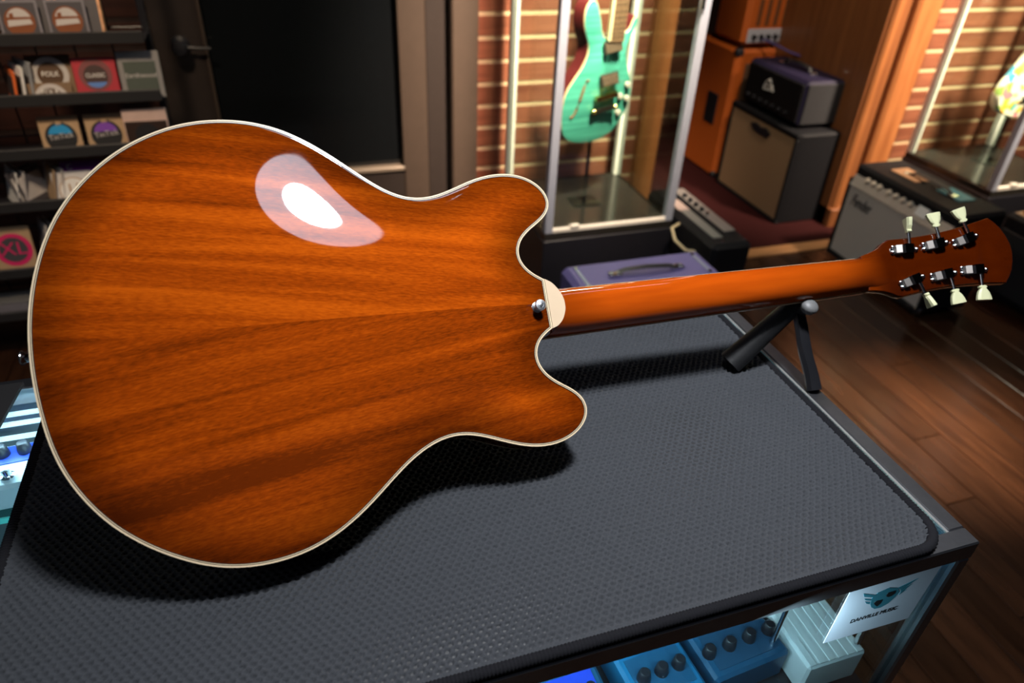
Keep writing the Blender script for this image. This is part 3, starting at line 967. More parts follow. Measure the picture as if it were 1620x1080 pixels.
# headstock
ho = [(-4, 22.2), (3, 23.8), (12, 26.0), (20, 29.6), (27, 34.4), (33, 36.9), (46, 35.6), (60, 34.6), (75, 34.2), (92, 34.4), (112, 35.6), (132, 37.8), (148, 40.2), (159.5, 42.0)]
tip = [(165.5, 35.0), (170.5, 27.0), (174.5, 16.0), (176.8, 6.0)]
side_p = ho + tip
outl = side_p + [(177.0, 0.0)] + [(s, -v_) for s, v_ in reversed(side_p)]
mb = MB()
nO = len(outl)
oc = np.array(outl)
def inset_poly(P, d):
    c = P.mean(0); return P + (c - P) / np.linalg.norm(c - P, axis=1)[:, None] * d
lay = [(inset_poly(oc, 1.6), 0.0), (inset_poly(oc, 0.5), -0.6), (oc, -1.8), (oc, -13.5), (inset_poly(oc, 0.8), -15.0)]
vs, fs = [], []
for P_, m_ in lay:
    vs += [HP(p[0], p[1], m_) for p in P_]
for r in range(len(lay) - 1):
    for i in range(nO):
        j = (i + 1) % nO
        fs.append((r * nO + i, r * nO + j, (r + 1) * nO + j, (r + 1) * nO + i))
fs.append(tuple(range(nO))); fs.append(tuple(range((len(lay) - 1) * nO, len(lay) * nO)))
mb.add(vs, fs)
hd = mb.build('headstock', HEAD, guitar, True)
# tuners
def hmat(s, v_, rot):
    e = Vector(HE); vv = Vector((0, 1, 0)); m_ = Vector(HM)
    a = e * math.cos(rot) + vv * math.sin(rot)
    b_ = -e * math.sin(rot) + vv * math.cos(rot)
    o = Vector(HP(s, v_, 0))
    return Matrix(((a.x, b_.x, m_.x, o.x), (a.y, b_.y, m_.y, o.y), (a.z, b_.z, m_.z, o.z), (0, 0, 0, 1)))
dark_chrome = M('chrome_cover', (0.30, 0.31, 0.33), 0.10, 1.0, 0.03)
for (s, v_, rot, sg, turned) in ((49.5, 20.5, -9, 1, 1), (87.5, 20.0, 1, 1, 0), (124.5, 19.5, 10, 1, 0), (49.0, -19.5, 12, -1, 1), (87.5, -19.5, 2, -1, 0), (124.5, -20.0, -8, -1, 0)):
    X = hmat(s, v_, math.radians(rot))
    mb = MB(); mb.X = X
    mb.prism([(-.0165, -.0025), (-.0140, -.0055), (.010, -.0058), (.0165, -.002), (.0165, .002), (.010, .0058), (-.0140, .0055), (-.0165, .0025)], 0.0, 0.0014, 'xy')
    tn = mb.build('tuner', MAT['chrome'], guitar)
    mb = MB(); mb.X = X
    mb.prism([(-.0045, .0012), (-.0015, .0085), (.0085, .0085), (.0112, .0050), (.0112, .0012)], -0.0058, 0.0058, 'xz')
    mb.build('tuner_cover', dark_chrome, tn)
    mb = MB(); mb.X = X
    mb.prism([(-.0125, .0012), (-.0115, .0058), (-.0050, .0076), (-.0045, .0012)], -0.0048, 0.0048, 'xz')
    mb.build('tuner_gear_case', M('satin_gear_case', (0.42, 0.38, 0.35), 0.36, 1.0, 0.05), tn)
    for sx, sy, rr in ((-.0145, -.0032, .0023), (-.0145, .0032, .0023), (.0140, 0, .0022)):
        mb = MB(); mb.X = X
        mb.lathe([(rr, 0), (rr, .0012), (rr * .8, .0026), (rr * .3, .0032), (0, .0032)], (sx, sy, .0012), (0, 0, 1), 10)
        mb.build('tuner_screw', MAT['chrome'], tn, True)
    mb = MB(); mb.X = X
    mb.tube([(.0055, sg * .004, .0045), (.0055, sg * .0215, .0045)], 0.0019, 12)
    mb.build('tuner_shaft', MAT['chrome'], tn, True)
    mb = MB(); mb.X = X
    y0, y1 = sg * .0205, sg * .0385
    prof = [(.0, .0031), (.06, .0046), (.14, .0046), (.20, .0034), (.45, .0062), (.75, .0078), (.97, .0084), (1.0, .0078)]
    vs, fs = [], []
    for t, wd_ in prof:
        th_ = 0.0030 + 0.0006 * t
        y = y0 + (y1 - y0) * t
        w2 = wd_
        a, b_ = (w2, th_) if not turned else (th_, w2)
        for qx, qz in ((-1, -.6), (-.6, -1), (.6, -1), (1, -.6), (1, .6), (.6, 1), (-.6, 1), (-1, .6)):
            vs.append((.0055 + a * qx, y, .0045 + b_ * qz))
    for r in range(len(prof) - 1):
        for k in range(8):
            k2 = (k + 1) % 8
            fs.append((r * 8 + k, r * 8 + k2, (r + 1) * 8 + k2, (r + 1) * 8 + k))
    fs.append(tuple(range(8))); fs.append(tuple(range((len(prof) - 1) * 8, len(prof) * 8)))
    mb.add(vs, fs)
    tb = mb.build('tuner_button', MAT['cream'], tn, False)
# strap buttons
hb = float(arch(np.array([[290.0, -3.0]]))[0])
sbp = [(.0058, 0), (.0058, .0012), (.0036, .0025), (.0034, .0070), (.0056, .0092), (.0060, .0104), (.0052, .0115), (.0030, .0118), (.0026, .0110), (0, .0108)]
satin = M('satin_nickel', (0.86, 0.87, 0.90), 0.30, 1.0, 0.03)
sb = MB().lathe(sbp, (.2895, -.0035, hb * .001 - 0.0003), (0, 0, 1), 24).build('strap_button', satin, guitar, True)
MB().lathe([(.0024, 0), (.0024, .0008), (.0012, .0012), (0, .0012)], (.2895, -.0035, hb * .001 + 0.0106), (0, 0, 1), 12).build('strap_screw', satin, sb, True)
MB().lathe([(.0060, 0), (.0060, .0014), (.0038, .0025), (.0036, .0070), (.0058, .0090), (.0062, .0105), (.0050, .0115), (0, .0118)], (-.1562, -.0014, -.022), (-1, 0, 0), 20).build('strap_button', MAT['chrome'], guitar, True)

# ------------------------------------------------------------------ neck rest
rest = thing('neck_rest', (0, 0, 0), 'black folding neck rest with grey rubber tip under the guitar neck', 'guitar stand')
uu = 651
q0 = n0(uu)
hub = GW(uu, -22, q0 - 17)
f1 = Vector((0.507, 0.602, TZ + 0.012)); f2 = Vector((0.588, 0.536, TZ + 0.002))
cr_pts = [GW(uu, -31, q0 + 4), GW(uu, -32, q0 - 6), GW(uu, -27, q0 - 15), GW(uu, 0, q0 - 17), GW(uu, 20, q0 - 17)]
MB().tube(cr_pts, 0.0075, 12).build('cradle', MAT['rubber'], rest, True)
def arc(a, b, k, r0, r1, wob=0.0):
    P, Rr = [], []
    for i in range(k + 1):
        t = i / k
        p = a.lerp(b, t)
        if wob: p = p + Vector((wob * math.sin(t * 9.0), wob * 0.6 * math.cos(t * 8.0), 0))
        P.append(p); Rr.append(r0 + (r1 - r0) * t)
    return P, Rr
P_, R_ = arc(hub, f1, 14, 0.0120, 0.0165)
MB().tube(P_, R_, 16, flat=0.9).build('leg', MAT['rubber'], rest, True)
P_, R_ = arc(hub, f2, 18, 0.0085, 0.0100, 0.0012)
MB().tube(P_, R_, 8, flat=0.75).build('leg', M('glossy_black_leg', (0.012, 0.012, 0.014), 0.22, 0, 0.1), rest, True)
MB().lathe([(.0085, -.006), (.0108, 0), (.0102, .003), (.0075, .0055), (.0035, .0068), (0, .0070)], GW(uu, -31, q0 + 4), G_N * 0.6 + Vector((0, 0, 0.6)), 18).build('rubber_tip', M('grey_rubber', (0.13, 0.13, 0.13), 0.5), rest, True)

# ------------------------------------------------------------------ glass tower showcases
def tower(x0, x1, y0, y1, zb, lab, lamp):
    t = thing('tower_showcase', (0, 0, 0), lab, 'display case')
    pw = 0.030
    zt = 2.05
    MB().box(x0 - 0.005, x1 + 0.005, y0 - 0.005, y1 + 0.005, 0, zb - 0.028, 0.003).build('plinth', MAT['black'], t)
    MB().box(x0, x1, y0, y1, zb - 0.028, zb, 0.002).build('floor_board', M('glossy_case_floor', (0.022, 0.020, 0.017), 0.13), t)
    for nm, (px, py), m in (('front_post', (x0, y0), 'alu'), ('front_post', (x1 - pw, y0), 'alu'), ('back_post', (x0, y1 - pw), 'alu_white'), ('back_post', (x1 - pw, y1 - pw), 'alu_white')):
        MB().box(px, px + pw, py, py + pw, zb, zt, 0.002).build(nm, MAT[m], t)
    MB().box(x0 + pw, x1 - pw, y0, y0 + 0.014, zb, zb + 0.016, 0.002).build('sill_rail', MAT['alu_white'], t)
    MB().box(x0 + pw, x1 - pw, y0 + 0.012, y0 + 0.018, zb + 0.016, zt).build('front_pane', MAT['glass'], t)
    MB().box(x0 + pw, x1 - pw, y1 - 0.018, y1 - 0.012, zb, zt).build('back_pane', MAT['glass'], t)
    MB().box(x0 + 0.012, x0 + 0.018, y0 + pw, y1 - pw, zb, zt).build('side_pane', MAT['glass'], t)
    MB().box(x1 - 0.018, x1 - 0.012, y0 + pw, y1 - pw, zb, zt).build('side_pane', MAT['glass'], t)
    MB().box(x0, x1, y0, y1, zt, zt + 0.05, 0.003).build('lid', MAT['black'], t)
    for i in range(2):
        MB().lathe([(.007, 0), (.007, .05), (0, .05)], (x1 - pw - 0.004, y0 - 0.004, zb + 0.76 + i * 0.9), (0, 0, 1), 12).build('hinge', MAT['chrome'], t, True)
    MB().box(x0 + 0.10, x0 + 0.135, y0 - 0.004, y0 + 0.012, zb + 0.016, zb + 0.026, 0.001).build('latch', MAT['alu_white'], t)
    area('showcase_lamp_light', ((x0 + x1) / 2 - 0.05, y0 + 0.14, zt - 0.02), ((x0 + x1) / 2, (y0 + y1) / 2 + 0.05, zb), 0.20, lamp, (1.0, 0.88, 0.70), shape='DISK')
    return t
tower(0.893, 1.422, 2.225, 2.735, 0.330, 'glass tower showcase on black plinth holding the teal guitar', 10)
tower(2.930, 3.462, 2.130, 2.640, 0.350, 'glass tower showcase at the right edge holding the floral guitar', 8)

# ------------------------------------------------------------------ guitar in the first showcase
def tealmat():
    m, nt, b = newmat('teal_flame_maple')
    N, L = nt.nodes, nt.links
    tc = N.new('ShaderNodeTexCoord'); mp = N.new('ShaderNodeMapping')
    mp.inputs['Scale'].default_value = (4, 4, 90)
    L.new(tc.outputs['Object'], mp.inputs['Vector'])
    nz = N.new('ShaderNodeTexNoise'); nz.inputs['Scale'].default_value = 1.0; nz.inputs['Detail'].default_value = 3; nz.inputs['Distortion'].default_value = 0.8
    L.new(mp.outputs['Vector'], nz.inputs['Vector'])
    cr = N.new('ShaderNodeValToRGB')
    cr.color_ramp.elements[0].position = 0.25; cr.color_ramp.elements[0].color = (0.030, 0.200, 0.150, 1)
    cr.color_ramp.elements[1].position = 0.75; cr.color_ramp.elements[1].color = (0.085, 0.40, 0.29, 1)
    L.new(nz.outputs['Fac'], cr.inputs['Fac']); L.new(cr.outputs['Color'], b.inputs['Base Color'])
    b.inputs['Roughness'].default_value = 0.35; b.inputs['Coat Weight'].default_value = 1.0; b.inputs['Coat Roughness'].default_value = 0.05
    return m
TEAL = tealmat()
tg = thing('electric_guitar', (1.15, 2.45, 0.33), 'teal flame-top guitar with f-hole and gold bridge standing in the glass showcase', 'guitar')
TO = [(1.107, 1.073), (1.093, 1.088), (1.073, 1.084), (1.058, 1.056), (1.057, 1.021), (1.065, 0.984), (1.080, 0.947), (1.082, 0.914), (1.065, 0.871), (1.038, 0.834), (1.012, 0.795), (0.999, 0.756), (0.996, 0.695), (1.004, 0.642), (1.026, 0.612), (1.064, 0.596), (1.123, 0.592), (1.18, 0.602), (1.226, 0.628), (1.261, 0.675), (1.280, 0.716), (1.286, 0.752), (1.281, 0.804), (1.265, 0.844), (1.252, 0.884), (1.247, 0.923), (1.255, 0.956), (1.272, 0.993), (1.278, 1.016), (1.267, 1.032), (1.254, 1.014), (1.243, 0.987), (1.224, 0.976), (1.214, 0.969), (1.17, 0.962), (1.150, 0.965), (1.136, 0.985), (1.128, 1.015), (1.118, 1.045)]
tb = catmull([(x - 1.15, z - 0.33) for x, z in TO], 4)
c0 = np.array([0.0, 0.44])
def tilt(p): return 0.02 * (p[0]) / 0.14      # face turned a little
mb = MB()
nT = len(tb)
vs, fs = [], []
tA = np.sum(tb[:, 0] * np.roll(tb[:, 1], -1) - np.roll(tb[:, 0], -1) * tb[:, 1])
tsg = 1.0 if tA > 0 else -1.0
tlay = [(0.0, 0.030, -0.020), (0.0, -0.016, 0.0), (0.0030, -0.021, 0.0), (0.0042, -0.0215, 0.0), (0.0055, -0.0222, 0.0)]
for ins, yy, dx_ in tlay:
    for q in (offset_in(tb, tsg * ins) if ins else tb):
        vs.append((q[0] + dx_, yy + tilt(q), q[1]))
for r in range(len(tlay) - 1):
    for i in range(nT):
        j = (i + 1) % nT
        fs.append((r * nT + i, r * nT + j, (r + 1) * nT + j, (r + 1) * nT + i))
        mb.mi.append({0: 0, 1: 1}.get(r, 2))
fs.append(tuple(range(nT))); fs.append(tuple(range((len(tlay) - 1) * nT, len(tlay) * nT)))
mis = mb.mi + [0, 2]; mb.mi = []
mb.add(vs, fs); mb.mi = mis
mb.build('body', [M('maroon_side', (0.085, 0.012, 0.012), 0.3, coat=0.8), M('natural_binding', (0.75, 0.50, 0.28), 0.4), TEAL], tg, True)
def tgl(x, z): return (x - 1.15, z - 0.33)
def tbar(x0, z0, x1, z1, w, y0, y1, nm, m):
    a, b_ = np.array(tgl(x0, z0)), np.array(tgl(x1, z1))
    d_ = (b_ - a) / np.linalg.norm(b_ - a); n_ = np.array([-d_[1], d_[0]]) * w / 2
    return MB().prism([tuple(a - n_), tuple(b_ - n_), tuple(b_ + n_), tuple(a + n_)], y0, y1, 'xz').build(nm, m, tg)
tbar(1.179, 0.955, 1.190, 1.75, 0.058, -0.050, -0.034, 'fretboard', wood('brown_fretboard', (0.13, 0.075, 0.04), (0.19, 0.11, 0.06), 0.4, axis=2))
tbar(1.152, 0.960, 1.162, 1.75, 0.009, -0.0515, -0.034, 'neck_edge', M('pale_neck_edge', (0.75, 0.62, 0.38), 0.4))
tbar(1.182, 0.96, 1.190, 1.75, 0.050, -0.034, -0.012, 'neck', M('maple_neck', (0.45, 0.28, 0.13), 0.4))
for i in range(14):
    z = 0.97 + i * 0.012 + i * i * 0.0009
    xm = 1.180 + (z - 0.955) * 0.014
    tbar(xm - 0.028, z - 0.001, xm + 0.028, z + 0.003, 0.0018, -0.0508, -0.049, 'fret', MAT['chrome'])
pk = M('brass_brown_pickup', (0.36, 0.25, 0.17), 0.3, 0.6)
for zc in (0.936, 0.824):
    a = tbar(1.143, zc - 0.006, 1.209, zc + 0.008, 0.042, -0.040, -0.030, 'pickup', M('pickup_ring', (0.05, 0.035, 0.025), 0.5))
    b2 = tbar(1.148, zc - 0.005, 1.204, zc + 0.007, 0.032, -0.045, -0.038, 'pickup_cover', pk); b2.parent = a
tbar(1.126, 0.757, 1.212, 0.776, 0.018, -0.050, -0.032, 'bridge', MAT['gold'])
tbar(1.123, 0.712, 1.206, 0.728, 0.013, -0.050, -0.034, 'tailpiece', M('dark_tailpiece', (0.06, 0.05, 0.04), 0.3, 0.8))
for x, z in ((1.123, 0.713), (1.206, 0.728)):
    MB().lathe([(.009, 0), (.009, .018), (.006, .021), (0, .021)], (x - 1.15, -0.034, z - .33), (0, -1, 0), 14).build('stud', MAT['gold'], tg, True)
for i in range(6):
    tbar(1.150 + i * 0.009, 0.722, 1.160 + i * 0.0092, 1.75, 0.0013, -0.0535, -0.0525, 'string', MAT['chrome'])
for x, z in ((1.235, 0.757), (1.264, 0.748), (1.235, 0.697), (1.262, 0.797)):
    MB().lathe([(.012, 0), (.011, .010), (.008, .014), (0, .015)], (x - 1.15, -0.024 + 0.012, z - .33), (0, -1, 0), 14).build('knob', M('clear_knob', (0.36, 0.34, 0.28), 0.3), tg, True)
fh = [tgl(*p) for p in ((1.098, 0.824), (1.088, 0.822), (1.080, 0.800), (1.068, 0.760), (1.058, 0.725), (1.045, 0.702), (1.033, 0.694))]
MB().tube([(a, -0.0225 + 0.02 * a / 0.14 - 0.002, b_) for i, (a, b_) in enumerate(fh)], [.004, .003, .0045, .006, .0045, .003, .005], 8).build('f_hole', M('f_hole_wood', (0.16, 0.075, 0.03), 0.6), tg, True)
st2 = thing('guitar_stand', (1.15, 2.47, 0.33), 'slim clear stand under the teal guitar in the glass showcase', 'guitar stand')
MB().tube([(0.0, 0.0, 0.0), (0.0, 0.0, 0.262)], 0.008, 10).build('post', MAT['glass'], st2, True)
MB().box(-0.06, 0.06, -0.05, 0.05, 0, 0.006, 0.002).build('foot', MAT['glass'], st2)

# floral guitar in the right showcase
def floral():
    m, nt, b = newmat('floral_print')
    N, L = nt.nodes, nt.links
    tc = N.new('ShaderNodeTexCoord')
    vo = N.new('ShaderNodeTexVoronoi'); vo.inputs['Scale'].default_value = 34
    L.new(tc.outputs['Object'], vo.inputs['Vector'])
    sp = N.new('ShaderNodeSeparateColor'); L.new(vo.outputs['Color'], sp.inputs[0])
    cr = N.new('ShaderNodeValToRGB'); cr.color_ramp.interpolation = 'CONSTANT'
    e = cr.color_ramp.elements
    e[0].position = 0; e[0].color = (0.80, 0.72, 0.55, 1)
    e[1].position = 0.42; e[1].color = (0.75, 0.22, 0.25, 1)
    for p, c in ((0.52, (0.85, 0.78, 0.62, 1)), (0.62, (0.85, 0.45, 0.06, 1)), (0.70, (0.06, 0.40, 0.55, 1)), (0.78, (0.88, 0.80, 0.68, 1)), (0.9, (0.30, 0.45, 0.10, 1))):
        x = e.new(p); x.color = c
    L.new(sp.outputs[0], cr.inputs['Fac']); L.new(cr.outputs['Color'], b.inputs['Base Color'])
    b.inputs['Roughness'].default_value = 0.4; b.inputs['Coat Weight'].default_value = 0.6
    return m
fgt = thing('electric_guitar', (3.24, 2.42, 0.35), 'pale floral-printed guitar standing in the showcase at the right edge', 'guitar')
FO = [(3.175, 0.86), (3.131, 0.770), (3.096, 0.712), (3.086, 0.658), (3.115, 0.612), (3.180, 0.582), (3.260, 0.572), (3.335, 0.585), (3.385, 0.64), (3.385, 0.71), (3.345, 0.79), (3.325, 0.87), (3.345, 0.96), (3.315, 1.01), (3.28, 0.95), (3.225, 0.95), (3.175, 1.02), (3.145, 0.99), (3.160, 0.92)]
fb = catmull([(x - 3.24, z - 0.35) for x, z in FO], 4)
c1 = np.array([0.0, 0.36]); mb = MB(); vs, fs = [], []
fl = [(0.97, 0.024), (1.0, 0.018), (1.0, -0.018), (0.97, -0.024), (0.5, -0.026), (0.02, -0.027)]
nF = len(fb)
for t, yy in fl:
    for p in fb:
        q = c1 + (p - c1) * t; vs.append((q[0], yy, q[1]))
for r in range(len(fl) - 1):
    for i in range(nF):
        j = (i + 1) % nF; fs.append((r * nF + i, r * nF + j, (r + 1) * nF + j, (r + 1) * nF + i))
fs.append(tuple(range(nF))); fs.append(tuple(range((len(fl) - 1) * nF, len(fl) * nF)))
mb.add(vs, fs); mb.build('body', floral(), fgt, True)
MB().box(-0.017, 0.037, -0.045, -0.02, 0.55, 1.30, 0.004).build('neck', M('pale_neck', (0.62, 0.42, 0.2), 0.4), fgt)
MB().prism([(0.045, 0.30), (0.10, 0.36), (0.11, 0.46), (0.03, 0.52), (-0.01, 0.50), (0.02, 0.36)], -0.031, -0.0265, 'xz').build('pickguard', MAT['white'], fgt)
MB().prism([(-0.03, 0.30), (0.045, 0.30), (0.045, 0.325), (-0.03, 0.325)], -0.036, -0.0265, 'xz').build('bridge', MAT['chrome'], fgt)
for zz in (0.40, 0.46, 0.52):
    MB().box(-0.03, 0.045, -0.036, -0.027, zz - .008, zz + .008, .003).build('pickup', MAT['white'], fgt)
st3 = thing('guitar_stand', (3.24, 2.44, 0.35), 'slim clear stand under the floral guitar in the right showcase', 'guitar stand')
MB().tube([(0.01, 0, 0), (0.01, 0, 0.225)], 0.008, 10).build('post', MAT['glass'], st3, True)
MB().box(-0.06, 0.06, -0.05, 0.05, 0, 0.006, 0.002).build('foot', MAT['glass'], st3)

# ------------------------------------------------------------------ amplifiers
def weave(name, a, b_, sc=420.0, axis='yz'):
    m, nt, b = newmat(name)
    N, L = nt.nodes, nt.links
    tc = N.new('ShaderNodeTexCoord')
    mp = N.new('ShaderNodeMapping'); mp.inputs['Rotation'].default_value = (math.radians(45), 0, 0)
    L.new(tc.outputs['Object'], mp.inputs['Vector'])
    ck = N.new('ShaderNodeTexChecker'); ck.inputs['Scale'].default_value = sc
    ck.inputs['Color1'].default_value = rgb(a); ck.inputs['Color2'].default_value = rgb(b_)
    L.new(mp.outputs['Vector'], ck.inputs['Vector'])
    L.new(ck.outputs['Color'], b.inputs['Base Color'])
    b.inputs['Roughness'].default_value = 0.7
    return m
def feet(t, pts, m=None):
    for x, y in pts:
        MB().lathe([(.016, 0), (.018, .018), (.014, .020), (0, .020)], (x, y, 0), n=12).build('foot', MAT['rubber'], t, True)

# silver-front combo
a = thing('combo_amplifier', (2.34, 1.785, 0), 'black combo amplifier with silver grille and row of knobs behind the headstock', 'amplifier')
W_ = 0.56
MB().box(0.022, 0.26, 0, W_, 0.02, 0.445, 0.012).build('cabinet', MAT['tolex'], a)
MB().box(0.0, 0.030, 0, W_, 0.02, 0.045, 0.005).build('front_frame', MAT['tolex'], a)
MB().box(0.0, 0.030, 0, 0.014, 0.045, 0.385, 0.003).build('front_frame', MAT['tolex'], a)
MB().box(0.0, 0.030, W_ - 0.014, W_, 0.045, 0.385, 0.003).build('front_frame', MAT['tolex'], a)
MB().box(0.006, 0.026, 0.014, W_ - 0.014, 0.045, 0.358, 0.003).build('grille', weave('silver_grille_cloth', (0.40, 0.375, 0.36), (0.30, 0.28, 0.265), 320), a)
mb = MB(); mb.prism([(0.0, 0.358), (0.010, 0.358), (0.052, 0.425), (0.034, 0.425)], 0.010, W_ - 0.010, 'xz')
cp = mb.build('control_panel', M('brushed_silver_panel', (0.44, 0.40, 0.36), 0.4, 0.2), a)
for yy in (0.47, 0.435, 0.40, 0.345, 0.305, 0.265, 0.225, 0.12, 0.085):
    MB().lathe([(.013, 0), (.012, .008), (.009, .014), (.004, .015), (0, .015)], (0.020, yy, 0.398), (-0.85, 0, 0.53), 14).build('knob', M('pale_cap_knob', (0.62, 0.55, 0.46), 0.3, 0.2), cp, True)
text('Fender', 'logo', MAT['black'], a, (0.004, 0.455, 0.300), 0.072, (PI / 2, 0, -PI / 2), 0.001, shear=0.35, width=0.120)
tagp = MB().box(-0.004, 0.0, 0.135, 0.19, 0.368, 0.425, 0.001).build('price_tag', MAT['white'], a)
tagp.rotation_euler = (0, math.radians(25), 0); tagp.location = (0.008 - 0.155, 0, 0.042)
MB().tube([(0.145, 0.17, 0.448), (0.145, 0.19, 0.462), (0.145, 0.28, 0.466), (0.145, 0.37, 0.462), (0.145, 0.39, 0.448)], 0.011, 8, flat=0.4).build('handle', MAT['rubber'], a, True)
for yy in (0.165, 0.395):
    MB().box(0.128, 0.162, yy - 0.018, yy + 0.018, 0.445, 0.453, 0.002).build('handle_cap', MAT['chrome'], a)
MB().box(0.002, 0.03, W_ - 0.03, W_ + 0.001, 0.018, 0.046, 0.006).build('corner_guard', MAT['chrome'], a)
MB().box(0.002, 0.03, -0.001, 0.03, 0.018, 0.046, 0.006).build('corner_guard', MAT['chrome'], a)
MB().box(0.05, 0.24, 0.05, W_ - 0.05, 0.0, 0.02).build('foot', MAT['rubber'], a)
pb = tag(MB().box(2.47, 2.55, 1.90, 2.02, 0.4455, 0.4495, 0.001).build('booklet', M('teal_cover', (0.03, 0.22, 0.28), 0.5)), 'thin teal booklet lying on the silver-front amplifier', 'booklet')
pb2 = tag(MB().box(2.44, 2.53, 2.10, 2.24, 0.4455, 0.4500, 0.001).build('booklet', M('tan_cover', (0.35, 0.18, 0.09), 0.5)), 'thin tan booklet lying on the silver-front amplifier', 'booklet')

# dark combo at the right edge
a = thing('combo_amplifier', (2.78, 1.16, 0), 'black combo amplifier with beige panel and gold knobs at the right edge', 'amplifier')
MB().box(0.01, 0.28, 0, 0.77, 0.02, 0.36, 0.012).build('cabinet', MAT['tolex'], a)
MB().box(0.0, 0.015, 0.02, 0.75, 0.05, 0.30, 0.003).build('grille', weave('black_grille', (0.02, 0.02, 0.022), (0.012, 0.012, 0.012), 300), a)
cp = MB().box(0.03, 0.13, 0.02, 0.75, 0.36, 0.366, 0.002).build('control_panel', M('beige_panel', (0.36, 0.25, 0.16), 0.4), a)
for i in range(8):
    MB().lathe([(.013, 0), (.012, .012), (.008, .016), (0, .016)], (0.055, 0.72 - i * 0.07, 0.366), n=14).build('knob', MAT['gold'], cp, True)
MB().box(0.05, 0.24, 0.05, 0.72, 0, 0.02).build('foot', MAT['rubber'], a)

# tan-grille speaker cabinet
a = thing('speaker_cabinet', (2.30, 2.68, 0), 'black speaker cabinet with tan grille under the dark amplifier head', 'speaker')
MB().box(0.012, 0.30, 0, 0.56, 0.0, 0.455, 0.012).build('cabinet', MAT['tolex'], a)
MB().box(0.0, 0.03, 0.0, 0.56, 0.43, 0.455, 0.004).build('front_frame', MAT['tolex'], a)
MB().box(0.0, 0.03, 0.0, 0.56, 0.0, 0.022, 0.004).build('front_frame', MAT['tolex'], a)
MB().box(0.0, 0.03, 0.0, 0.018, 0.022, 0.43, 0.004).build('front_frame', MAT['tolex'], a)
MB().box(0.0, 0.03, 0.542, 0.56, 0.022, 0.43, 0.004).build('front_frame', MAT['tolex'], a)
MB().box(0.006, 0.02, 0.018, 0.542, 0.022, 0.43, 0.002).build('grille', weave('tan_grille_cloth', (0.36, 0.22, 0.12), (0.27, 0.16, 0.085), 320), a)
MB().prism([(0.20, 0.392), (0.225, 0.366), (0.285, 0.366), (0.34, 0.372), (0.375, 0.398), (0.33, 0.412), (0.28, 0.400), (0.24, 0.410)], 0.001, 0.006, 'yz').build('badge', MAT['black'], a)

# dark head with purple top
a = thing('amplifier_head', (2.33, 2.75, 0.4555), 'dark amplifier head with purple edges on the tan-grille cabinet', 'amplifier')
purp_d = M('dark_purple_tolex', (0.009, 0.007, 0.022), 0.55, 0, 0.2, scale=300, bump=0.3, bscale=600, spec=0.2)
MB().box(0.010, 0.255, 0, 0.47, 0.010, 0.217, 0.014).build('cabinet', purp_d, a)
MB().box(0.02, 0.245, -0.0015, 0.004, 0.022, 0.205, 0.002).build('side_panel', M('charcoal_side', (0.026, 0.026, 0.028), 0.6, spec=0.15), a)
MB().box(0.0, 0.014, 0.018, 0.452, 0.026, 0.200, 0.003).build('front_panel', M('gloss_black_panel', (0.008, 0.008, 0.009), 0.25), a)
lg = MB()
for pts in ([(0.300, 0.118), (0.285, 0.15), (0.262, 0.165), (0.250, 0.150), (0.262, 0.135), (0.285, 0.13)], [(0.255, 0.118), (0.240, 0.142), (0.228, 0.122)], [(0.30, 0.112), (0.22, 0.118)]):
    lg.tube([(-0.002, y, z) for y, z in pts], 0.004, 6)
lg.build('logo', M('silver_script', (0.55, 0.52, 0.50), 0.4), a)
for i in range(7):
    MB().lathe([(.010, 0), (.009, .012), (0, .013)], (0.0, 0.41 - i * 0.052, 0.052), (-1, 0, 0), 12).build('knob', MAT['black'], a, True)
MB().tube([(0.12, 0.13, 0.217), (0.12, 0.15, 0.240), (0.12, 0.235, 0.246), (0.12, 0.32, 0.240), (0.12, 0.34, 0.217)], 0.011, 8, flat=0.5).build('handle', MAT['rubber'], a, True)
for yy in (0.125, 0.345):
    MB().box(0.10, 0.14, yy - 0.016, yy + 0.016, 0.217, 0.226, 0.002).build('handle_cap', MAT['chrome'], a)
for x, y in ((0.04, 0.04), (0.22, 0.04), (0.04, 0.43), (0.22, 0.43)):
    MB().box(x - .012, x + .012, y - .012, y + .012, 0.0, 0.012).build('foot', MAT['rubber'], a)

# orange cabinet and head
orange = M('orange_tolex', (0.50, 0.105, 0.012), 0.55, 0, 0.1, scale=250, bump=0.4, bscale=500)
a = thing('speaker_cabinet', (2.315, 3.30, 0), 'tall orange speaker cabinet with black recessed side handle', 'speaker')
MB().box(0, 0.74, 0, 0.40, 0.0, 0.690, 0.018).build('cabinet', orange, a)
MB().box(0.06, 0.68, -0.004, 0.01, 0.08, 0.62, 0.003).build('grille', weave('brown_grille', (0.12, 0.06, 0.03), (0.08, 0.04, 0.02)), a)
MB().box(-0.004, 0.01, 0.09, 0.20, 0.27, 0.44, 0.008).build('side_handle', MAT['black'], a)
for x, z in ((0.0, 0.655), (0.70, 0.655), (0.0, 0.0), (0.70, 0.0)):
    MB().box(x - 0.003, x + 0.043, -0.003, 0.04, z - 0.003 if z else 0.0, z + 0.038, 0.010).build('corner_guard', MAT['black'], a)
a = thing('amplifier_head', (2.325, 3.30, 0.692), 'orange amplifier head with white control panel on the orange cabinet', 'amplifier')
MB().box(0, 0.55, 0, 0.28, 0.012, 0.27, 0.022).build('cabinet', orange, a)
cp = MB().box(0.022, 0.43, -0.004, 0.006, 0.030, 0.097, 0.002).build('control_panel', M('white_panel', (0.45, 0.46, 0.52), 0.5), a)
for i in range(6):
    MB().lathe([(.012, 0), (.011, .014), (0, .015)], (0.06 + i * 0.042, -0.004, 0.060), (0, -1, 0), 12).build('knob', MAT['black'], cp, True)
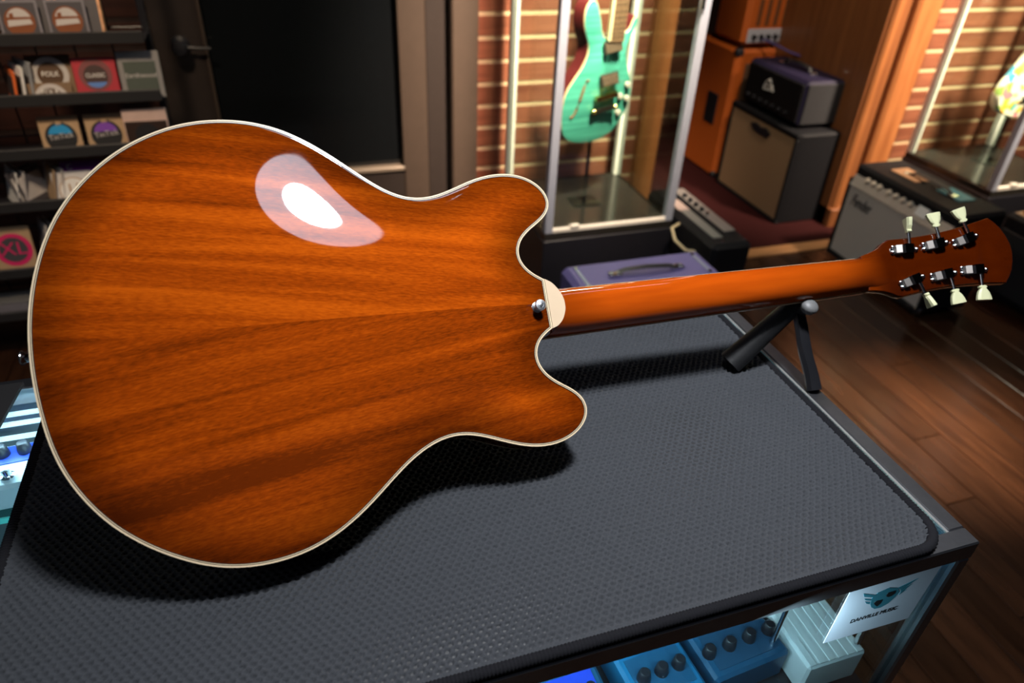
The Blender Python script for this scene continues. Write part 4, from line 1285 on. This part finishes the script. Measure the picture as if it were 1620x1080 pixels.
MB().box(0.33, 0.42, -0.006, 0.0, 0.038, 0.088).build('switch_plate', MAT['black'], cp)
for i in range(9):
    MB().box(0.06 + i * 0.050, 0.083 + i * 0.050, -0.003, 0.006, 0.110, 0.235, 0.002).build('vent', M('dark_vent', (0.13, 0.045, 0.012), 0.7), a)
for x, y in ((0.04, 0.04), (0.5, 0.04), (0.04, 0.24), (0.5, 0.24)):
    MB().box(x - .015, x + .015, y - .015, y + .015, 0.0, 0.014).build('foot', MAT['rubber'], a)
for x in (0.0, 0.512):
    MB().box(x - 0.003, x + 0.041, -0.003, 0.04, 0.240, 0.275, 0.01).build('corner_guard', MAT['black'], a)
cb = tag(MB().tube([(2.43, 3.287, 0.74), (2.46, 3.25, 0.735), (2.52, 3.16, 0.705), (2.575, 3.05, 0.69), (2.575, 2.9, 0.684)], 0.006, 8).build('instrument_cable', M('purple_cable', (0.05, 0.03, 0.14), 0.5), smooth=True), 'purple cable hanging from the orange head to the dark head', 'cable')

# purple combo in front of the showcase
a = thing('combo_amplifier', (0.812, 1.645, 0), 'purple combo amplifier with black strap handle in front of the showcase', 'amplifier')
purp = M('violet_tolex', (0.140, 0.118, 0.300), 0.55, 0, 0.12, scale=200, bump=0.4, bscale=500)
MB().box(0, 0.50, 0.012, 0.225, 0.015, 0.400, 0.016).build('cabinet', purp, a)
MB().box(0.02, 0.48, 0.0, 0.02, 0.05, 0.36, 0.003).build('grille', weave('dark_purple_grille', (0.05, 0.04, 0.09), (0.03, 0.025, 0.05)), a)
MB().tube([(0.155, 0.125, 0.410), (0.18, 0.122, 0.419), (0.25, 0.118, 0.423), (0.33, 0.114, 0.419), (0.355, 0.112, 0.410)], 0.011, 8, flat=0.45).build('handle', MAT['rubber'], a, True)
for xx in (0.145, 0.365):
    hc = MB().box(xx - 0.022, xx + 0.022, 0.105, 0.133, 0.400, 0.412, 0.003).build('handle_cap', MAT['chrome'], a)
    for s_ in (-0.011, 0.011):
        MB().lathe([(.006, 0), (.005, .004), (0, .005)], (xx + s_, 0.119, 0.412), n=10).build('screw', MAT['chrome'], hc, True)
for xx in (0.040, 0.462):
    MB().box(xx - 0.005, xx + 0.005, 0.07, 0.195, 0.400, 0.403, 0.001).build('metal_strip', MAT['alu'], a)
    for yy in (0.075, 0.19):
        MB().lathe([(.007, 0), (.006, .003), (0, .004)], (xx, yy, 0.402), n=10).build('screw', MAT['chrome'], a, True)
for x, y in ((0.05, 0.04), (0.45, 0.04), (0.05, 0.19), (0.45, 0.19)):
    MB().box(x - .015, x + .015, y - .015, y + .015, 0.0, 0.018).build('foot', MAT['rubber'], a)

# black combo right of the showcase
a = thing('combo_amplifier', (1.430, 1.935, 0), 'black combo amplifier with grey vent strips standing right of the showcase', 'amplifier')
MB().box(0, 0.165, 0, 0.53, 0.015, 0.360, 0.016).build('cabinet', MAT['tolex'], a)
MB().box(0.030, 0.072, 0.06, 0.40, 0.360, 0.3625, 0.001).build('vent_strip', M('grey_mesh_strip', (0.16, 0.16, 0.15), 0.5), a)
cp = MB().box(0.100, 0.150, 0.10, 0.50, 0.360, 0.363, 0.001).build('control_panel', M('pale_panel', (0.20, 0.18, 0.17), 0.4), a)
for i in range(5):
    MB().lathe([(.010, 0), (.009, .012), (0, .013)], (0.112, 0.24 + i * 0.045, 0.363), n=12).build('knob', MAT['black'] if i else MAT['chrome'], cp, True)
MB().lathe([(.006, 0), (.005, .004), (0, .005)], (0.052, 0.03, 0.360), n=10).build('screw', MAT['chrome'], a, True)
MB().lathe([(.006, 0), (.005, .004), (0, .005)], (0.140, 0.03, 0.360), n=10).build('screw', MAT['chrome'], a, True)
MB().tube([(0.002, 0.25, 0.335), (-0.035, 0.24, 0.325), (-0.045, 0.19, 0.300), (-0.030, 0.13, 0.285), (0.002, 0.11, 0.285)], 0.006, 8).build('handle', M('cream_strap', (0.48, 0.40, 0.24), 0.5), a, True)
for x, y in ((0.03, 0.05), (0.13, 0.05), (0.03, 0.48), (0.13, 0.48)):
    MB().box(x - .012, x + .012, y - .012, y + .012, 0.0, 0.018).build('foot', MAT['rubber'], a)
tk = tag(MB().box(1.452, 1.498, 2.235, 2.33, 0.3627, 0.366, 0.001).build('hang_tag', M('pink_tag', (0.42, 0.32, 0.29), 0.5)), 'pale pink paper tag lying on the black amplifier', 'tag')

# ------------------------------------------------------------------ string rack
rack = thing('string_rack', (0, 0, 0), 'black wire and shelf rack of string packs left of the door', 'rack')
LIPS = [1.040, 0.880, 0.728, 0.570, 0.352, 0.200]
for i, z in enumerate(LIPS):
    xr = -0.315 if i != 1 else -0.303
    MB().box(-1.15, xr, 2.335, 2.345, z - 0.033, z, 0.002).build('shelf_lip', M('black_lip', (0.022, 0.022, 0.024), 0.5), rack)
    MB().box(-1.15, xr, 2.345, 2.47, z - 0.033, z - 0.029, 0.001).build('shelf', MAT['black'], rack)
for i in range(9):
    x = -1.13 + i * 0.101
    MB().tube([(x, 2.485, 0.18), (x, 2.485, 1.45)], 0.0028, 6).build('wire', MAT['black'], rack)
for i in range(13):
    z = 0.22 + i * 0.10
    MB().tube([(-1.15, 2.490, z), (-0.31, 2.490, z)], 0.0028, 6).build('wire', MAT['black'], rack)
for x in (-1.14, -0.322):
    MB().box(x - 0.010, x + 0.010, 2.475, 2.50, 0.0, 1.46, 0.003).build('upright', MAT['black'], rack)

def circ(cx, cz, r, y0, y1, a0=0, a1=360, n=28):
    pts = [(cx + r * math.cos(math.radians(a0 + (a1 - a0) * i / n)), cz + r * math.sin(math.radians(a0 + (a1 - a0) * i / n))) for i in range(n if a1 - a0 == 360 else n + 1)]
    return MB().prism(pts, y0, y1, 'xz')
def pack(x, z, w, h, lab, mat, lean=0.22, rz=0.0, depth=0.004, y=2.362, group=None, side=None):
    t = thing('string_pack', (x, y, z - 0.0285), lab, 'string pack', group, rz)
    t.rotation_euler = (-lean, 0, rz)
    b_ = MB().box(-w / 2, w / 2, 0, depth, 0, h, 0.0012).build('sleeve', mat, t)
    return t
RT = (PI / 2, 0, 0)
kraft = M('kraft_brown', (0.20, 0.125, 0.07), 0.7)
kraftd = M('dark_kraft', (0.085, 0.045, 0.022), 0.7)
kraftl = M('light_kraft', (0.42, 0.28, 0.16), 0.7)
white = MAT['white']; inkb = ink
greyw = M('grey_white_print', (0.50, 0.47, 0.46), 0.6)
copper = M('copper_foil', (0.85, 0.45, 0.24), 0.30, 0.45, 0.15, bump=0.8, bscale=60)
copperp = M('copper_print', (0.20, 0.055, 0.012), 0.5)
slate = M('slate_print', (0.060, 0.055, 0.065), 0.5)
slateb = M('pale_slate_border', (0.20, 0.19, 0.22), 0.5)
# row 1: copper packs
for x, lab in ((-0.612, 'slate string pack with copper disc at the left of the top shelf'), (-0.497, 'slate string pack with copper disc, right one on the top shelf')):
    t = pack(x, 1.040, 0.098, 0.105, lab, slateb, depth=0.004)
    MB().box(-0.043, 0.043, -0.0006, 0.0003, 0.004, 0.099).build('panel', slate, t)
    dsc = circ(0, 0.052, 0.037, -0.0010, -0.0005).build('disc', copperp, t)
    circ(0, 0.056, 0.029, -0.0014, -0.0009, 15, 165).build('sky_print', greyw, dsc)
    MB().prism([(-0.030, 0.040), (0.030, 0.046), (0.026, 0.058), (-0.028, 0.056)], -0.0016, -0.0011, 'xz').build('lettering_band', greyw, dsc)
    MB().prism([(-0.022, 0.060), (-0.012, 0.060), (-0.012, 0.074), (-0.022, 0.072)], -0.0018, -0.0012, 'xz').build('tower_print', copperp, dsc)
for x, lab in ((-0.628, 'shiny copper foil pack behind the left slate pack'), (-0.507, 'shiny copper foil pack behind the right slate pack')):
    t = pack(x + 0.036, 1.040, 0.112, 0.150, lab, copper, lean=0.30, y=2.385, depth=0.030)
    MB().box(-0.050, 0.050, -0.0008, 0.0, 0.01, 0.11).build('window', slate, t)
# row 2
for i, (m, lab) in enumerate(((M('orange_edge', (0.75, 0.16, 0.04), 0.5), 'orange string pack seen edge-on, left of the second shelf'), (white, 'white string pack seen edge-on on the second shelf'), (M('clear_grey', (0.30, 0.31, 0.33), 0.3), 'clear plastic string pack seen edge-on beside the FOLK pack'))):
    t = pack(-0.700 + i * 0.016, 0.880, 0.105, 0.085 + i * 0.012, lab, m, lean=0.15, rz=math.radians(-68 + i * 6), y=2.40, depth=0.007)
    MB().box(-0.045, 0.045, -0.0006, 0.0002, 0.01, 0.07).build('label', M('label_dark', (0.05, 0.04, 0.04), 0.5), t)
t = pack(-0.583, 0.880, 0.114, 0.122, 'brown string pack reading FOLK at the back of the second shelf', kraft, y=2.372)
MB().box(-0.056, 0.056, -0.0006, 0.0002, 0.100, 0.121).build('top_band', kraftd, t)
r_ = circ(0, 0.070, 0.047, -0.0010, -0.0005).build('ring', greyw, t)
circ(0, 0.070, 0.033, -0.0015, -0.0009).build('disc', kraftd, r_)
text('FOLK', 'lettering', white, t, (0.0, -0.0018, 0.071), 0.019, RT, 0.0003, width=0.044)
t = pack(-0.590, 0.880, 0.112, 0.052, 'brown string pack reading FOLK in front on the second shelf', kraft, y=2.356)
r_ = circ(0, 0.006, 0.044, -0.0010, -0.0005, 0, 180).build('ring', greyw, t)
circ(0, 0.006, 0.032, -0.0015, -0.0009, 0, 180).build('disc', kraftd, r_)
text('FOLK', 'lettering', white, t, (0.0, -0.0018, 0.028), 0.017, RT, 0.0003, width=0.044)
t = pack(-0.467, 0.880, 0.112, 0.114, 'red string pack reading CLASSIC on the second shelf', M('crimson_card', (0.42, 0.030, 0.045), 0.5), y=2.360)
r_ = circ(0, 0.068, 0.043, -0.0010, -0.0005).build('ring', M('dull_red_ring', (0.20, 0.060, 0.062), 0.6), t)
dd_ = circ(0, 0.064, 0.031, -0.0015, -0.0009).build('disc', M('dark_brown_disc', (0.055, 0.030, 0.028), 0.6), r_)
circ(0, 0.064, 0.031, -0.0020, -0.0014, 212, 328).build('blue_segment', M('sky_blue_print', (0.10, 0.22, 0.55), 0.6), dd_)
text('CLASSIC', 'lettering', white, t, (0.0, -0.0022, 0.066), 0.016, RT, 0.0003, width=0.050)
t = pack(-0.349, 0.880, 0.112, 0.128, 'silver and green string pack reading Earthwood on the second shelf', M('silver_foil', (0.52, 0.50, 0.49), 0.28, 0.6, bump=0.4, bscale=50), y=2.358, depth=0.012)
MB().box(-0.042, 0.044, -0.0008, 0.0002, 0.004, 0.100).build('label', M('sage_green_print', (0.080, 0.095, 0.080), 0.35), t)
text('Earthwood', 'lettering', greyw, t, (0.001, -0.0010, 0.062), 0.018, RT, 0.0003, width=0.082)
# row 3
for x, m, lab in ((-0.602, M('cyan_print', (0.02, 0.28, 0.60), 0.5), 'kraft string pack with blue half disc on the third shelf'), (-0.481, M('violet_print', (0.20, 0.06, 0.42), 0.5), 'kraft string pack with purple half disc on the third shelf')):
    t = pack(x, 0.728, 0.106, 0.107, lab, kraftl, y=2.360)
    MB().box(-0.053, 0.053, -0.0006, 0.0002, 0.090, 0.1068).build('top_band', kraft, t)
    r_ = circ(0, 0.048, 0.042, -0.0010, -0.0005).build('disc', inkb, t)
    circ(0, 0.052, 0.032, -0.0015, -0.0009, 10, 170).build('half_disc', m, r_)
    MB().box(-0.007, 0.007, -0.0015, -0.0008, 0.080, 0.092).build('notch', kraftl, r_)
    text('TinTick', 'lettering', greyw, t, (0.0, -0.0020, 0.050), 0.022, (PI / 2, -0.12, 0), 0.0003, width=0.066)
t = pack(-0.366, 0.728, 0.115, 0.085, 'dark brown string pack at the right end of the third shelf', M('dark_brown_card', (0.030, 0.015, 0.010), 0.5), y=2.3465, lean=0.10)
circ(0, 0.045, 0.034, -0.0010, -0.0005).build('disc', inkb, t)
t = pack(-0.366, 0.728, 0.122, 0.118, 'crumpled rose-gold foil pack behind the dark pack on the third shelf', M('rose_gold_foil', (0.92, 0.66, 0.58), 0.3, 0.35, 0.1, bump=0.8, bscale=45), lean=0.10, y=2.3525, depth=0.012)
MB().box(-0.05, 0.05, -0.001, 0.0, 0.0, 0.05).build('label', kraftd, t)
# row 4
for i, (x, rz, m, lab) in enumerate(((-0.795, -62, white, 'white string pack seen edge-on at the left of the fourth shelf'), (-0.778, -58, greyw, 'grey string pack edge-on next to the white one on the fourth shelf'), (-0.735, 64, slate, 'black string pack leaning right on the fourth shelf'), (-0.718, 62, slate, 'second black string pack leaning right on the fourth shelf'), (-0.692, -66, kraftl, 'tan envelope seen edge-on on the fourth shelf'), (-0.680, -50, greyw, 'bent white envelope beside the pack numbered 11'))):
    t = pack(x, 0.570, 0.105, 0.110, lab, m, lean=0.2, rz=math.radians(rz), y=2.40, depth=0.004)
    MB().box(-0.045, 0.045, -0.0006, 0.0002, 0.02, 0.09).build('label', m if i not in (2, 3) else greyw, t)
t = pack(-0.612, 0.570, 0.112, 0.098, 'white string pack numbered 11 in a gold ring on the fourth shelf', M('off_white_card', (0.62, 0.60, 0.60), 0.5), y=2.360)
gp = M('gold_print', (0.38, 0.20, 0.07), 0.5)
r_ = circ(0, 0.040, 0.041, -0.0010, -0.0005).build('ring', gp, t)
circ(0, 0.040, 0.0385, -0.0015, -0.0009).build('disc', white, r_)
text('11', 'lettering', gp, t, (0.0, -0.0020, 0.048), 0.036, RT, 0.0003, width=0.026)
t = pack(-0.585, 0.570, 0.112, 0.122, 'purple string pack standing behind the pack numbered 11', M('purple_card', (0.22, 0.03, 0.28), 0.5), y=2.375)
text('C', 'lettering', white, t, (-0.030, -0.0005, 0.106), 0.024, RT, 0.0003)
# row 5
t = pack(-0.835, 0.352, 0.112, 0.150, 'beige string pack with pink ring reading XL on the fifth shelf', kraftl, y=2.360)
pink = M('hot_pink_print', (0.62, 0.02, 0.13), 0.5)
r_ = circ(0, 0.078, 0.052, -0.0010, -0.0005).build('ring', pink, t)
circ(0, 0.078, 0.039, -0.0015, -0.0009).build('disc', slate, r_)
text('XL', 'lettering', pink, t, (0.0, -0.0020, 0.080), 0.058, RT, 0.0004, width=0.074)
for i, (x, lab) in enumerate(((-0.772, 'white card pack edge-on right of the pink XL pack'), (-0.755, 'second white card pack edge-on right of the pink XL pack'), (-0.735, 'brown card pack edge-on, furthest right of the pink XL pack'))):
    t = pack(x, 0.352, 0.100, 0.150, lab, greyw if i < 2 else kraft, lean=0.2, rz=math.radians(-66 + 4 * i), y=2.40, depth=0.004)
    MB().box(-0.045, 0.045, -0.0006, 0.0002, 0.02, 0.12).build('label', slateb if i < 2 else kraftd, t)
# row 6
t = thing('accessory_box', (-0.90, 2.385, 0.171), 'flat grey accessory box on the bottom shelf of the string rack', 'box')
MB().box(-0.08, 0.07, -0.03, 0.05, 0, 0.058, 0.002).build('carton', M('grey_carton', (0.12, 0.12, 0.12), 0.5), t)
MB().box(-0.06, 0.05, -0.031, -0.029, 0.020, 0.050).build('label', slateb, t)
t = thing('accessory_box', (-0.80, 2.375, 0.171), 'flat blue accessory box at the bottom of the string rack', 'box')
MB().box(-0.02, 0.07, -0.02, 0.05, 0, 0.040, 0.002).build('carton', M('blue_carton', (0.02, 0.09, 0.28), 0.5), t)
MB().box(0.0, 0.05, -0.0215, -0.0195, 0.010, 0.030).build('label', slate, t)

# ------------------------------------------------------------------ ceiling lamps
def dome_lamp(x, y, z, r, lab):
    t = thing('ceiling_lamp', (x, y, 2.9), lab, 'lamp', 'round lamps hanging from the dark ceiling')
    MB().lathe([(r * 1.05, z - 2.9 + 0.02), (r * 1.0, z - 2.9 + 0.10), (r * 0.5, z - 2.9 + 0.16), (0.03, z - 2.9 + 0.18), (0.0, z - 2.9 + 0.18)], (0, 0, 0), (0, 0, 1), 28).build('shade', MAT['black'], t, True)
    MB().tube([(0, 0, z - 2.9 + 0.17), (0, 0, 0)], 0.008, 8).build('rod', MAT['black'], t, True)
dome_lamp(KEY[0], KEY[1], KEY[2] + 0.005, 0.25, 'wide black dome lamp hanging over the counter')
